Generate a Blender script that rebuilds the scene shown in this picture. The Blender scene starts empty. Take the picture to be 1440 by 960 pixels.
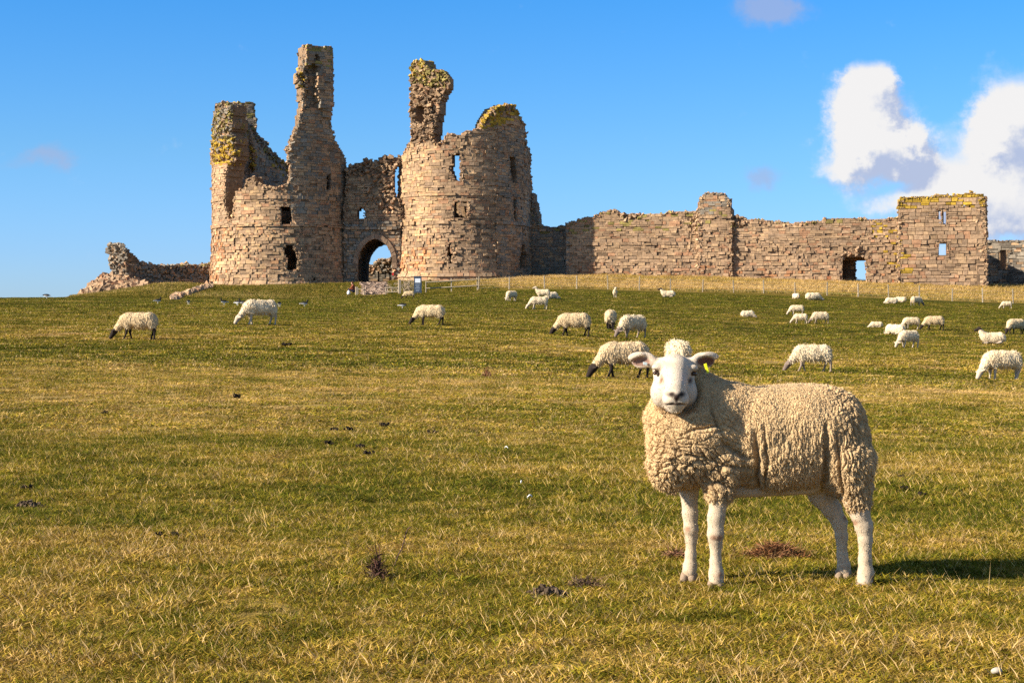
import bpy, math, random
import numpy as np
from mathutils import Vector, Matrix, noise as mnoise

SC = bpy.context.scene
COL = SC.collection
F = 2400.0          # focal length in pixels of a 1440 px wide frame
HZ = 455.0          # row of the true horizon
R = math.radians

# ------------------------------------------------------------------ camera
cam_d = bpy.data.cameras.new('camera')
cam = bpy.data.objects.new('camera', cam_d)
COL.objects.link(cam)
cam.location = (0, 0, 0)
cam.rotation_euler = (R(90), 0, 0)
cam_d.sensor_width = 36.0
cam_d.lens = 60.0
cam_d.shift_y = -25.0 / 1440.0
cam_d.clip_start = 0.1
cam_d.clip_end = 20000.0
SC.camera = cam

# ------------------------------------------------------------------ world
SUN_EL = 28.0       # degrees
SUN_AZ = 70.0       # degrees to the left of straight behind the camera
saz = R(SUN_AZ)
sel = R(SUN_EL)
TO_SUN = Vector((-math.sin(saz) * math.cos(sel), -math.cos(saz) * math.cos(sel), math.sin(sel)))

SC.view_settings.view_transform = 'Standard'
SC.view_settings.look = 'None'
SC.view_settings.gamma = 1.0
SC.view_settings.exposure = 1.05
SC.view_settings.use_curve_mapping = False
SC.render.engine = 'CYCLES'
SC.cycles.use_denoising = False
SC.cycles.max_bounces = 5
SC.cycles.diffuse_bounces = 3
SC.cycles.glossy_bounces = 2
SC.cycles.transparent_max_bounces = 6
SC.cycles.caustics_reflective = False
SC.cycles.caustics_refractive = False

W = bpy.data.worlds.new('World')
SC.world = W
W.use_nodes = True
nt = W.node_tree
nt.nodes.clear()


class NB:
    """small helper that writes node trees"""
    def __init__(self, nt):
        self.nt = nt

    def n(self, t, **kw):
        nd = self.nt.nodes.new(t)
        for k, v in kw.items():
            setattr(nd, k, v)
        return nd

    def put(self, sock, v):
        if hasattr(v, 'is_output') or isinstance(v, bpy.types.NodeSocket):
            self.nt.links.new(v, sock)
        elif v is not None:
            sock.default_value = v

    def m(self, op, a, b=None, c=None, clamp=False):
        nd = self.n('ShaderNodeMath', operation=op, use_clamp=clamp)
        self.put(nd.inputs[0], a)
        if b is not None: self.put(nd.inputs[1], b)
        if c is not None: self.put(nd.inputs[2], c)
        return nd.outputs[0]

    def mix(self, f, a, b, blend='MIX'):
        nd = self.n('ShaderNodeMix', data_type='RGBA', blend_type=blend)
        self.put(nd.inputs[0], f)
        self.put(nd.inputs[6], a)
        self.put(nd.inputs[7], b)
        return nd.outputs[2]

    def rng(self, v, a, b, c=0.0, d=1.0, smooth=False):
        nd = self.n('ShaderNodeMapRange')
        if smooth: nd.interpolation_type = 'SMOOTHSTEP'
        self.put(nd.inputs[0], v)
        for i, q in enumerate((a, b, c, d)):
            self.put(nd.inputs[1 + i], q)
        return nd.outputs[0]

    def noise(self, vec, scale, detail=2.0, rough=0.5, dist=0.0):
        nd = self.n('ShaderNodeTexNoise')
        if vec is not None: self.put(nd.inputs['Vector'], vec)
        nd.inputs['Scale'].default_value = scale
        nd.inputs['Detail'].default_value = detail
        nd.inputs['Roughness'].default_value = rough
        nd.inputs['Distortion'].default_value = dist
        return nd.outputs['Fac']

    def comb(self, x, y, z):
        nd = self.n('ShaderNodeCombineXYZ')
        for i, q in enumerate((x, y, z)): self.put(nd.inputs[i], q)
        return nd.outputs[0]

    def mapping(self, vec, scale=(1, 1, 1), loc=(0, 0, 0), rot=(0, 0, 0)):
        nd = self.n('ShaderNodeMapping')
        self.put(nd.inputs[0], vec)
        nd.inputs['Scale'].default_value = scale
        nd.inputs['Location'].default_value = loc
        nd.inputs['Rotation'].default_value = rot
        return nd.outputs[0]


nb = NB(nt)
sky = nb.n('ShaderNodeTexSky', sky_type='NISHITA')
sky.sun_disc = False
sky.sun_elevation = sel
sky.sun_rotation = math.atan2(TO_SUN.x, TO_SUN.y)
sky.altitude = 0
sky.air_density = 1.0
sky.dust_density = 0.3
sky.ozone_density = 2.0
tc = nb.n('ShaderNodeTexCoord')
sep = nb.n('ShaderNodeSeparateXYZ')
nt.links.new(tc.outputs['Generated'], sep.inputs[0])
dx, dy, dz = sep.outputs
# deep polarised blue of the clear air: tint by elevation of the direction
SKY_TINT = [(0.0, (0.48, 0.71, 1.28)), (0.04, (0.40, 0.66, 1.22)), (0.10, (0.34, 0.65, 1.04)), (0.19, (0.20, 0.63, 1.10)), (0.40, (0.95, 0.84, 0.80))]
ramp = nb.n('ShaderNodeValToRGB')
cr = ramp.color_ramp
nt.links.new(nb.m('MULTIPLY', dz, 1.0, clamp=True), ramp.inputs[0])
for i, (p, c) in enumerate(SKY_TINT):
    e = cr.elements[i] if i < 2 else cr.elements.new(p)
    e.position = p
    e.color = (c[0] / 2, c[1] / 2, c[2] / 2, 1)
tint = nb.mix(1.0, ramp.outputs[0], (2, 2, 2, 1), 'MULTIPLY')
skyc = nb.mix(1.0, sky.outputs[0], tint, 'MULTIPLY')

# clouds: banks at fixed bearings and elevations, broken up by noise
ady = nb.m('MAXIMUM', dy, 0.05)
ca = nb.m('DIVIDE', dx, ady)
cb = nb.m('DIVIDE', dz, ady)
front = nb.m('GREATER_THAN', dy, 0.3)


def cb_blobs(u, v, blobs):
    tot = None
    for (px, py, rx, ry, s) in blobs:
        a = nb.m('MULTIPLY', nb.m('SUBTRACT', u, (px - 720) / F), F / rx)
        b = nb.m('MULTIPLY', nb.m('SUBTRACT', v, (HZ - py) / F), F / ry)
        r2 = nb.m('ADD', nb.m('MULTIPLY', a, a), nb.m('MULTIPLY', b, b))
        g = nb.m('MULTIPLY', nb.m('POWER', 2.718, nb.m('MULTIPLY', r2, -1.0)), s)
        tot = g if tot is None else nb.m('ADD', tot, g)
    return tot


def warp(u, v, ox=0.0, oy=0.0):
    u2 = nb.m('ADD', u, ox); v2 = nb.m('ADD', v, oy)
    p = nb.comb(u2, v2, 0.0)
    n1 = nb.noise(p, 22.0, 5.0, 0.58)
    n2 = nb.noise(nb.mapping(p, loc=(7.3, 2.1, 4.0)), 22.0, 5.0, 0.58)
    n3 = nb.noise(p, 42.0, 8.0, 0.60)
    n4 = nb.noise(nb.mapping(p, loc=(3.1, 9.4, 1.0)), 120.0, 6.0, 0.65)
    u2 = nb.m('ADD', u2, nb.m('MULTIPLY', nb.m('SUBTRACT', n4, 0.5), 0.020))
    v2 = nb.m('ADD', v2, nb.m('MULTIPLY', nb.m('SUBTRACT', n3, 0.5), 0.016))
    uu = nb.m('ADD', u2, nb.m('MULTIPLY', nb.m('SUBTRACT', n1, 0.5), 0.022))
    vv = nb.m('ADD', v2, nb.m('MULTIPLY', nb.m('SUBTRACT', n2, 0.5), 0.020))
    return uu, vv, n3


BLOBS = [(1208, 112, 28, 26, .9), (1244, 108, 20, 24, .75), (1195, 150, 40, 34, .9), (1238, 160, 38, 40, 1.0), (1210, 200, 50, 40, 1.0), (1262, 205, 36, 30, .8),
         (1240, 210, 60, 36, .9), (1290, 222, 44, 30, .8), (1180, 240, 40, 18, .45), (1335, 248, 44, 20, .55),
         (1418, 158, 46, 38, 1.1), (1405, 205, 50, 50, 1.0), (1470, 190, 60, 80, 1.2),
         (1330, 278, 70, 18, .7), (1425, 285, 90, 40, .9), (1262, 292, 70, 18, .6), (1390, 318, 140, 30, .8), (1350, 262, 40, 20, .5)]
WISPS = [(1085, 14, 52, 24, 1.2), (1072, 252, 32, 17, .8), (68, 222, 40, 18, .8), (1170, 255, 40, 14, .4), (10, 236, 30, 12, .3), (1390, 262, 60, 24, .5)]


def density(ox, oy):
    uu, vv, n3 = warp(ca, cb, ox, oy)
    d = cb_blobs(uu, vv, BLOBS)
    return nb.m('ADD', d, nb.m('MULTIPLY', nb.m('SUBTRACT', n3, 0.5), 1.15)), uu, vv, n3


d0, u0_, v0_, n30 = density(0.0, 0.0)
d1, _, _, _ = density(-0.007, 0.008)
cover = nb.rng(d0, 0.16, 0.90, smooth=True)
lit = nb.rng(nb.m('SUBTRACT', d0, d1), -0.50, 0.22, smooth=True)
ccol = nb.mix(lit, (0.52, 0.61, 0.84, 1), (1.0, 0.99, 0.99, 1))
wd = nb.rng(nb.m('ADD', cb_blobs(u0_, v0_, WISPS), nb.m('MULTIPLY', nb.m('SUBTRACT', n30, .5), .3)), 0.15, 0.9, 0.0, 0.62, smooth=True)
CLOUD_GAIN = 5.3
ccol2 = nb.mix(1.0, ccol, (CLOUD_GAIN, CLOUD_GAIN, CLOUD_GAIN, 1), 'MULTIPLY')
wcol = nb.mix(1.0, (0.46, 0.52, 0.76, 1), (CLOUD_GAIN, CLOUD_GAIN, CLOUD_GAIN, 1), 'MULTIPLY')
s1 = nb.mix(nb.m('MULTIPLY', wd, front), skyc, wcol)
s2 = nb.mix(nb.m('MULTIPLY', cover, front), s1, ccol2)
bg = nb.n('ShaderNodeBackground')
bg.inputs[1].default_value = 0.082
nt.links.new(s2, bg.inputs[0])
wo = nb.n('ShaderNodeOutputWorld')
nt.links.new(bg.outputs[0], wo.inputs[0])

sl = bpy.data.lights.new('sun', 'SUN')
sl.energy = 5.0
sl.angle = R(0.53)
sl.color = (1.0, 0.90, 0.76)
sun = bpy.data.objects.new('sun', sl)
COL.objects.link(sun)
sun.rotation_euler = TO_SUN.to_track_quat('Z', 'Y').to_euler()

# ------------------------------------------------------------------ helpers
def tag(o, label=None, cat=None, group=None, kind=None):
    if label: o['label'] = label
    if cat: o['category'] = cat
    if group: o['group'] = group
    if kind: o['kind'] = kind
    return o


def empty(name, loc=(0, 0, 0), rz=0.0):
    o = bpy.data.objects.new(name, None)
    COL.objects.link(o)
    o.location = loc
    o.rotation_euler = (0, 0, rz)
    o.empty_display_size = 0.2
    return o


def link_mesh(name, me, mats, parent=None):
    o = bpy.data.objects.new(name, me)
    COL.objects.link(o)
    for m_ in (mats if isinstance(mats, (list, tuple)) else [mats]):
        me.materials.append(m_)
    if parent is not None:
        o.parent = parent
    return o


def np_mesh(name, V, Fc, col=None, smooth=False, attrs=None):
    """V (n,3); Fc list of index arrays (k,4) or (k,3); col (n,3) per vertex colour"""
    me = bpy.data.meshes.new(name)
    V = np.asarray(V, dtype=np.float32)
    groups = Fc if isinstance(Fc, list) else [Fc]
    groups = [np.asarray(g, dtype=np.int32) for g in groups if len(g)]
    loops = np.concatenate([g.ravel() for g in groups])
    tot = np.concatenate([np.full(len(g), g.shape[1], dtype=np.int32) for g in groups])
    start = np.concatenate([[0], np.cumsum(tot)[:-1]]).astype(np.int32)
    me.vertices.add(len(V)); me.vertices.foreach_set('co', V.ravel())
    me.loops.add(len(loops)); me.loops.foreach_set('vertex_index', loops)
    me.polygons.add(len(tot)); me.polygons.foreach_set('loop_start', start)
    me.polygons.foreach_set('loop_total', tot)
    me.polygons.foreach_set('use_smooth', np.full(len(tot), bool(smooth)))
    me.update(calc_edges=True)
    me.validate()
    if col is not None:
        a = me.color_attributes.new('col', 'FLOAT_COLOR', 'POINT')
        c4 = np.ones((len(V), 4), dtype=np.float32)
        c4[:, :3] = col
        a.data.foreach_set('color', c4.ravel())
    for k, v in (attrs or {}).items():
        a = me.attributes.new(k, 'FLOAT', 'POINT')
        a.data.foreach_set('value', np.asarray(v, dtype=np.float32))
    return me


def vnoise(P, scale, seed=0, octs=3):
    """fast value noise on (n,k) points, range about -1..1"""
    P = np.asarray(P, dtype=np.float64) * scale
    if P.shape[1] == 2:
        P = np.c_[P, np.zeros(len(P))]
    out = np.zeros(len(P)); amp = 1.0; tot = 0.0
    for o_ in range(octs):
        Q = P * (2.03 ** o_) + 17.17 * (o_ + 1) + seed * 3.7
        I = np.floor(Q).astype(np.int64); f = Q - I
        f = f * f * (3 - 2 * f)
        def h(a, b, c):
            n = (a * 73856093) ^ (b * 19349663) ^ (c * 83492791) ^ (seed * 2654435 + o_ * 97)
            n = (n ^ (n >> 13)) * 1274126177
            n = n ^ (n >> 16)
            return (n & 0xFFFF) / 32767.5 - 1.0
        r = 0
        for i in (0, 1):
            for j in (0, 1):
                for k in (0, 1):
                    w = (f[:, 0] if i else 1 - f[:, 0]) * (f[:, 1] if j else 1 - f[:, 1]) * (f[:, 2] if k else 1 - f[:, 2])
                    r = r + w * h(I[:, 0] + i, I[:, 1] + j, I[:, 2] + k)
        out += amp * r; tot += amp; amp *= 0.5
    return out / tot


def hash3(I, seed):
    n = (I[..., 0] * 73856093) ^ (I[..., 1] * 19349663) ^ (I[..., 2] * 83492791) ^ (seed * 2654435)
    n = (n ^ (n >> 13)) * 1274126177
    n = n ^ (n >> 16)
    return (n & 0xFFFF) / 65535.0


def voro(P, seed=0):
    """returns F1, F2 and a random value per cell for (n,3) points"""
    I = np.floor(P).astype(np.int64)
    f1 = np.full(len(P), 9.0); f2 = np.full(len(P), 9.0); idv = np.zeros(len(P))
    for i in (-1, 0, 1):
        for j in (-1, 0, 1):
            for k in (-1, 0, 1):
                J = I + np.array([i, j, k])
                q = np.stack([hash3(J, seed), hash3(J, seed + 1), hash3(J, seed + 2)], 1) + J
                d = np.sqrt(((P - q) ** 2).sum(1))
                closer = d < f1
                f2 = np.where(closer, f1, np.minimum(f2, d))
                idv = np.where(closer, hash3(J, seed + 5), idv)
                f1 = np.where(closer, d, f1)
    return f1, f2, idv


def inpoly(x, y, poly):
    x = np.asarray(x); y = np.asarray(y)
    ins = np.zeros(x.shape, dtype=bool)
    n = len(poly)
    j = n - 1
    for i in range(n):
        xi, yi = poly[i]; xj, yj = poly[j]
        if yi != yj:
            c = ((yi > y) != (yj > y)) & (x < (xj - xi) * (y - yi) / (yj - yi) + xi)
            ins ^= c
        j = i
    return ins


def W3(px, py, d):
    return Vector(((px - 720) * d / F, d, (HZ - py) * d / F))


# ------------------------------------------------------------------ terrain
TC = [-900, 0, 150, 240, 300, 420, 530, 600, 650, 720, 800, 900, 1080, 1260, 1440, 2340]
def near_row(v):
    return list(np.interp(TC, [0, 360, 720, 1080, 1440], v))
TR = [(1.0, None), (3.0, None),
      (6, near_row([823, 823, 823, 821, 823])),
      (10, near_row([680, 681, 684, 686, 688])),
      (18, near_row([580, 582, 586, 590, 593])),
      (31, near_row([512, 517, 527, 538, 549])),
      (42, near_row([480, 486, 495, 519, 528])),
      (52, near_row([460, 463, 472, 496, 507])),
      (66, near_row([443, 446, 455, 478, 489])),
      (82, near_row([431, 433, 440, 458, 468])),
      (100, near_row([424, 425.5, 427, 440, 452])),
      (125, [419, 419, 420, 421, 422.5, 423, 421, 418, 415, 411, 412, 416, 421, 430, 437, 439]),
      (138, [418.5, 418.5, 418.8, 420, 421, 421, 418, 416, 413, 407.5, 408.5, 411.5, 415, 422, 430, 432]),
      (150, [421, 421, 416.5, 410, 412, 411, 410, 406, 404, 400, 399, 400, 405, 412, 417, 420]),
      (160, [425, 425, 411, 396, 404, 401, 399, 398, 397, 394, 391, 392, 396, 403, 406, 408]),
      (168, [430, 430, 409, 390, 402, 399, 395, 394, 393, 390, 388, 388, 391, 397, 402, 404]),
      (185, [440, 440, 425, 400, 402, 399, 394, 394, 394, 392, 392, 392, 395, 402, 406, 408]),
      (230, [455] * 16), (400, [500] * 16), (3000, [490] * 16), (9000, [475] * 16)]
_td = np.array([r[0] for r in TR], dtype=float)
_tz = []
for d_, row in TR:
    _tz.append([-0.92] * 16 if row is None else [(HZ - y) * d_ / F for y in row])
_tz = np.array(_tz)
_ld = np.linspace(0, math.log(9000), 700)
_pg = np.linspace(-900, 2340, 325)
_tmp = np.stack([np.interp(np.exp(_ld), _td, _tz[:, i]) for i in range(16)], 1)
_G = np.stack([np.interp(_pg, TC, _tmp[k]) for k in range(len(_ld))], 0)
def _box(A, r, ax):
    P = np.concatenate([np.repeat(A.take([0], ax), r, ax), A, np.repeat(A.take([-1], ax), r, ax)], ax)
    c = np.cumsum(P, ax)
    c = np.concatenate([np.zeros_like(c.take([0], ax)), c], ax)
    n = A.shape[ax]
    return (c.take(range(2 * r + 1, 2 * r + 1 + n), ax) - c.take(range(0, n), ax)) / (2 * r + 1)
_G2 = _box(_box(_G, 3, 0), 3, 0)
_G2 = _box(_box(_G2, 3, 1), 3, 1)
_G = _G2


def H(X, D, rough=True):
    X = np.asarray(X, dtype=float); D = np.asarray(D, dtype=float)
    Dc = np.clip(np.abs(D), 1.0, 9000.0)
    Dc = np.where(D < 1.0, 1.0, Dc)
    px = np.clip(720 + F * X / np.maximum(Dc, 3.0), -899, 2339)
    gi = np.clip(np.log(Dc) / math.log(9000) * 699, 0, 698.999)
    gj = np.clip((px + 900) / 10.0, 0, 323.999)
    i0 = np.floor(gi).astype(int); j0 = np.floor(gj).astype(int)
    a = gi - i0; b = gj - j0
    z = (_G[i0, j0] * (1 - a) * (1 - b) + _G[i0 + 1, j0] * a * (1 - b) + _G[i0, j0 + 1] * (1 - a) * b + _G[i0 + 1, j0 + 1] * a * b)
    if rough:
        P = np.stack([X.ravel(), D.ravel()], 1)
        n = vnoise(P, 0.9, 3, 2).reshape(z.shape) * 0.018 + vnoise(P, 0.16, 5, 2).reshape(z.shape) * 0.03 * np.clip(D / 30, 0, 1.6)
        z = z + n
    return z


def Hs(x, d):
    return float(H(np.array([x]), np.array([d]))[0])


def ground_hit(px, py, dmin=3.0, dmax=176.0):
    """depth at which the sight line through a pixel meets the ground"""
    ds = np.exp(np.linspace(math.log(dmin), math.log(dmax), 1400))
    z = H((px - 720) * ds / F, ds)
    y = HZ - F * z / ds
    k = np.where(y <= py)[0]
    d = ds[k[0]] if len(k) else ds[np.argmin(y)]
    return float(d)
# ------------------------------------------------------------------ stone material
def stone_material(name, bump=0.6):
    m = bpy.data.materials.new(name); m.use_nodes = True
    t = m.node_tree; t.nodes.clear(); b = NB(t)
    at = b.n('ShaderNodeAttribute', attribute_name='col')
    tcn = b.n('ShaderNodeTexCoord').outputs['Object']
    n1 = b.noise(tcn, 0.30, 5, .65); n2 = b.noise(tcn, 4.0, 5, .7); n3 = b.noise(tcn, 14.0, 3, .6)
    c = b.mix(1.0, at.outputs['Color'], b.mix(b.rng(n1, .3, .7), (.74, .72, .70, 1), (1.22, 1.2, 1.14, 1)), 'MULTIPLY')
    c = b.mix(1.0, c, b.mix(b.rng(n2, .3, .7), (.62, .60, .60, 1), (1.22, 1.22, 1.2, 1)), 'MULTIPLY')
    c = b.mix(b.rng(n3, .52, .72, 0, .45), c, (.16, .13, .10, 1))
    p = b.n('ShaderNodeBsdfPrincipled'); p.inputs['Roughness'].default_value = .92
    p.inputs['Specular IOR Level'].default_value = .15
    t.links.new(c, p.inputs['Base Color'])
    bp = b.n('ShaderNodeBump'); bp.inputs['Strength'].default_value = bump; bp.inputs['Distance'].default_value = .07
    t.links.new(b.m('ADD', b.m('MULTIPLY', n2, .6), b.m('MULTIPLY', n3, .4)), bp.inputs['Height'])
    t.links.new(bp.outputs[0], p.inputs['Normal'])
    o = b.n('ShaderNodeOutputMaterial'); t.links.new(p.outputs[0], o.inputs[0])
    return m


M_STONE = stone_material('sandstone')
BASE = np.array([0.415, 0.282, 0.176])


def stone_tint(px, py, rs, zones):
    """albedo of one stone: sandstone with pink, grey and buff blocks, lichen near the tops"""
    v = rs.normal(0, .11)
    c = BASE * (1 + v)
    k = rs.random()
    if k < .12: c = c * np.array([1.05, .88, .82])
    elif k < .22: c = c * np.array([.84, .86, .90])
    elif k < .42: c = c * np.array([1.14, 1.14, 1.08])
    elif k < .46: c = c * .66
    for poly, kind, prob in zones:
        if rs.random() < prob and inpoly(np.array([px]), np.array([py]), poly)[0]:
            if kind == 'lichen': c = np.array([.50, .33, .045]) * (rs.uniform(.6, 1.3))
            elif kind == 'lichen_dull': c = np.array([.33, .27, .09]) * (rs.uniform(.6, 1.3))
            elif kind == 'red': c = c * np.array([1.0, .74, .60])
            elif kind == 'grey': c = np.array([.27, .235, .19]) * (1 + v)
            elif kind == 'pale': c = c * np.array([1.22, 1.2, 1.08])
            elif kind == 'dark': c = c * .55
    return np.clip(c, .02, .75)


_CF = np.array([(0, 1, 2, 3), (4, 5, 1, 0), (5, 6, 2, 1), (6, 7, 3, 2), (7, 4, 0, 3)])
_BF = np.array([(0, 1, 3, 2), (4, 6, 7, 5), (0, 4, 5, 1), (2, 3, 7, 6), (0, 2, 6, 4), (1, 5, 7, 3)])
_BC = np.array([[(i & 4) / 2 - 1, (i & 2) - 1, (i & 1) * 2 - 1] for i in range(8)], dtype=float)


def lumps(P, size, rs, col, flat=1.0, align=1.2):
    """irregular broken blocks at the points P: returns V, F, C"""
    n = len(P)
    if n == 0: return np.zeros((0, 3)), np.zeros((0, 4), int), np.zeros((0, 3))
    base = np.repeat(_BC[None], n, 0) * (1 + rs.uniform(-.30, .12, (n, 8, 1)))
    base = base + rs.uniform(-.15, .15, (n, 8, 3))
    s = size[:, None] * np.stack([rs.uniform(.7, 1.25, n), rs.uniform(.6, 1.1, n), rs.uniform(.5, 1.0, n) * flat], 1) * .5
    base = base * s[:, None, :]
    q = rs.normal(size=(n, 4)); q[:, 0] += align; q /= np.linalg.norm(q, axis=1)[:, None]
    w, x, y, z = q.T
    Rm = np.stack([1 - 2 * (y * y + z * z), 2 * (x * y - z * w), 2 * (x * z + y * w),
                   2 * (x * y + z * w), 1 - 2 * (x * x + z * z), 2 * (y * z - x * w),
                   2 * (x * z - y * w), 2 * (y * z + x * w), 1 - 2 * (x * x + y * y)], 1).reshape(n, 3, 3)
    V = np.einsum('nij,nkj->nki', Rm, base) + P[:, None, :]
    Fc = (_BF[None] + 8 * np.arange(n)[:, None, None]).reshape(-1, 4)
    return V.reshape(-1, 3), Fc, np.repeat(col, 8, 0)


class Wall:
    """a masonry wall standing on a plan line: coursed blocks over a rubble core, broken edges, openings"""
    def __init__(self, plan, zr, include, exclude=(), rubble=(), bumps=(), thick=1.8, batter=None, zones=(),
                 seed=1, block=(.26, .84), course=(.17, .37), cell=.22, ragged=1.0, joint=.018, bands=(), rough=.024, erode=()):
        self.ero = list(erode)
        self.rs = np.random.RandomState(seed)
        P = np.array(plan, dtype=float)
        seg = np.linalg.norm(np.diff(P, axis=0), axis=1)
        self.s = np.concatenate([[0], np.cumsum(seg)]); self.P = P; self.L = self.s[-1]
        self.zr = zr; self.inc = include; self.exc = list(exclude); self.rub = list(rubble)
        self.bumps = list(bumps); self.thick = thick; self.batter = batter or (lambda z: z * 0)
        self.zones = zones; self.block = block; self.course = course; self.cell = cell
        self.ragged = ragged; self.joint = joint; self.bands = bands; self.rough = rough
        # vertex normals of the plan line, on the right hand side of its direction
        t = np.gradient(P, axis=0) if len(P) > 2 else np.repeat(np.diff(P, axis=0), 2, 0)
        t /= np.linalg.norm(t, axis=1)[:, None]
        self.N = np.stack([t[:, 1], -t[:, 0]], 1)
        self.V = []; self.Fc = []; self.C = []; self.nv = 0

    def surf(self, u, z, off):
        u = np.asarray(u, float); z = np.asarray(z, float)
        x = np.interp(u, self.s, self.P[:, 0]); y = np.interp(u, self.s, self.P[:, 1])
        nx = np.interp(u, self.s, self.N[:, 0]); ny = np.interp(u, self.s, self.N[:, 1])
        l = np.sqrt(nx * nx + ny * ny); nx /= l; ny /= l
        o = off + self.batter(z)
        return np.stack([x + nx * o, y + ny * o, z], -1)

    def pix(self, u, z):
        p = self.surf(u, z, 0.0)
        return 720 + F * p[..., 0] / p[..., 1], HZ - F * p[..., 2] / p[..., 1]

    def inside(self, px, py):
        r = np.zeros(np.shape(px), bool)
        for q in self.inc: r |= inpoly(px, py, q)
        for q in self.exc: r &= ~inpoly(px, py, q)
        return r

    def in_hole(self, px, py):
        r = np.zeros(np.shape(px), bool)
        for q in self.exc:
            for ax_, ay_ in ((0, 0), (1.4, 0), (-1.4, 0), (0, 1.4), (0, -1.4)): r |= inpoly(px + ax_, py + ay_, q)
        return r

    def add(self, V, Fc, C):
        if len(V) == 0: return
        self.V.append(V); self.Fc.append(np.asarray(Fc) + self.nv); self.C.append(C); self.nv += len(V)

    def offset(self, px, py, z):
        o = 0.0
        for poly, d in self.bumps:
            if inpoly(np.array([px]), np.array([py]), poly)[0]: o = d
        for z0, z1, d in self.bands:
            if z0 <= z <= z1: o = max(o, d)
        return o

    def stone(self, u0, u1, z0, z1, depth=0):
        us = np.array([u0, (u0 + u1) / 2, u1, u0, (u0 + u1) / 2, u1, u0, (u0 + u1) / 2, u1])
        zs = np.array([z0, z0, z0, (z0 + z1) / 2, (z0 + z1) / 2, (z0 + z1) / 2, z1, z1, z1])
        px, py = self.pix(us, zs)
        ins = self.inside(px, py)
        if not ins.any(): return
        if not ins.all() and depth < 2:
            um = (u0 + u1) / 2; zm = (z0 + z1) / 2
            if u1 - u0 > .2: parts_u = ((u0, um), (um, u1))
            else: parts_u = ((u0, u1),)
            if z1 - z0 > .2: parts_z = ((z0, zm), (zm, z1))
            else: parts_z = ((z0, z1),)
            for a, c in parts_u:
                for e, f in parts_z: self.stone(a, c, e, f, depth + 1 if len(parts_u) * len(parts_z) > 1 else 9)
            return
        if not ins[4]: return
        cx, cy = px[4], py[4]
        for q in self.rub:
            if inpoly(np.array([cx]), np.array([cy]), q)[0]: return
        rs = self.rs
        er = any(inpoly(np.array([cx]), np.array([cy]), q)[0] for q in self.ero)
        if er and depth == 0 and u1 - u0 > .35 and rs.random() < .6:
            um = u0 + (u1 - u0) * rs.uniform(.35, .65)
            self.stone(u0, um, z0, z1, 1); self.stone(um, u1, z0, z1, 1)
            return
        if rs.random() < (.045 if er else .012) * self.ragged: return
        o = self.offset(cx, cy, zs[4]) + rs.normal(0, self.rough) + (rs.normal(-.03, .04) if er else 0)
        if rs.random() < .05: o -= rs.uniform(.04, .10)
        j = self.joint * .5
        b = rs.uniform(.0, .014)
        U = np.array([u0 + j + b, u1 - j - b, u1 - j - b, u0 + j + b, u0 + j, u1 - j, u1 - j, u0 + j])
        Z = np.array([z0 + j + b * .7, z0 + j + b * .7, z1 - j - b * .7, z1 - j - b * .7, z0 + j, z0 + j, z1 - j, z1 - j])
        O = np.array([o, o, o, o, o - .02, o - .02, o - .02, o - .02]) + rs.normal(0, .010, 8)
        U = U + rs.normal(0, .014, 8); Z = Z + rs.normal(0, .012, 8)
        V = self.surf(U, Z, O)
        c = stone_tint(cx, cy, rs, self.zones)
        # front face, bevel ring, and sides running back into the core
        Vb = self.surf(U[4:], Z[4:], np.full(4, -.5))
        VV = np.concatenate([V, Vb])
        Fs = np.array([(0, 1, 2, 3), (4, 5, 1, 0), (5, 6, 2, 1), (6, 7, 3, 2), (7, 4, 0, 3),
                       (8, 9, 5, 4), (9, 10, 6, 5), (10, 11, 7, 6), (11, 8, 4, 7)])
        self.add(VV, Fs, np.repeat(c[None], 12, 0))

    def build(self, name, parent=None, mats=None):
        rs = self.rs
        z = self.zr[0]
        while z < self.zr[1]:
            h = rs.uniform(*self.course)
            u = -rs.uniform(0, .5)
            while u < self.L:
                w = rs.uniform(*self.block)
                if rs.random() < .12: w *= 1.35
                a = max(u, 0); e = min(u + w, self.L)
                if e - a > .1:
                    dz = rs.normal(0, .012)
                    if rs.random() < .14 and h > .3 and w > .45:
                        self.stone(a, e, z + dz, z + h * .5); self.stone(a, e, z + h * .5, z + h + dz)
                    else:
                        self.stone(a, e, z + dz, z + h + dz)
                u += w
            z += h
        # rubble core
        c = self.cell
        nu = max(1, int(self.L / c)); nz = int((self.zr[1] - self.zr[0]) / c)
        ue = np.linspace(0, self.L, nu + 1); ze = self.zr[0] + np.arange(nz + 1) * c
        uc = (ue[1:] + ue[:-1]) / 2; zc = (ze[1:] + ze[:-1]) / 2
        UU, ZZ = np.meshgrid(uc, zc, indexing='ij')
        px, py = self.pix(UU, ZZ)
        # broken outline: jitter the test point a little
        jx = vnoise(np.stack([px.ravel() * .25, py.ravel() * .25], 1), 1.0, 7, 2).reshape(px.shape) * 1.6 * self.ragged
        occ = self.inside(px, py)
        if self.thick > 1.5:
            for q in self.exc: occ &= ~inpoly(px - 3.0, py, q)
        fr = -.11 + np.zeros((nu + 1, nz + 1)); bk = -self.thick + np.zeros((nu + 1, nz + 1))
        UE, ZE = np.meshgrid(ue, ze, indexing='ij')
        nse = vnoise(np.stack([UE.ravel(), ZE.ravel()], 1), 1.7, 11, 3).reshape(UE.shape)
        pxe, pye = self.pix(UE, ZE)
        inr = np.zeros(UE.shape, bool)
        for q in self.rub: inr |= inpoly(pxe, pye, q)
        fr = fr + nse * .05 + np.where(inr, -.08 + nse * .16, 0)
        for poly, d in self.bumps:
            fr = fr + np.where(inpoly(pxe, pye, poly), d, 0)
        bk = bk - nse * .15
        VF = self.surf(UE, ZE, fr); VB = self.surf(UE, ZE, bk)
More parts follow.
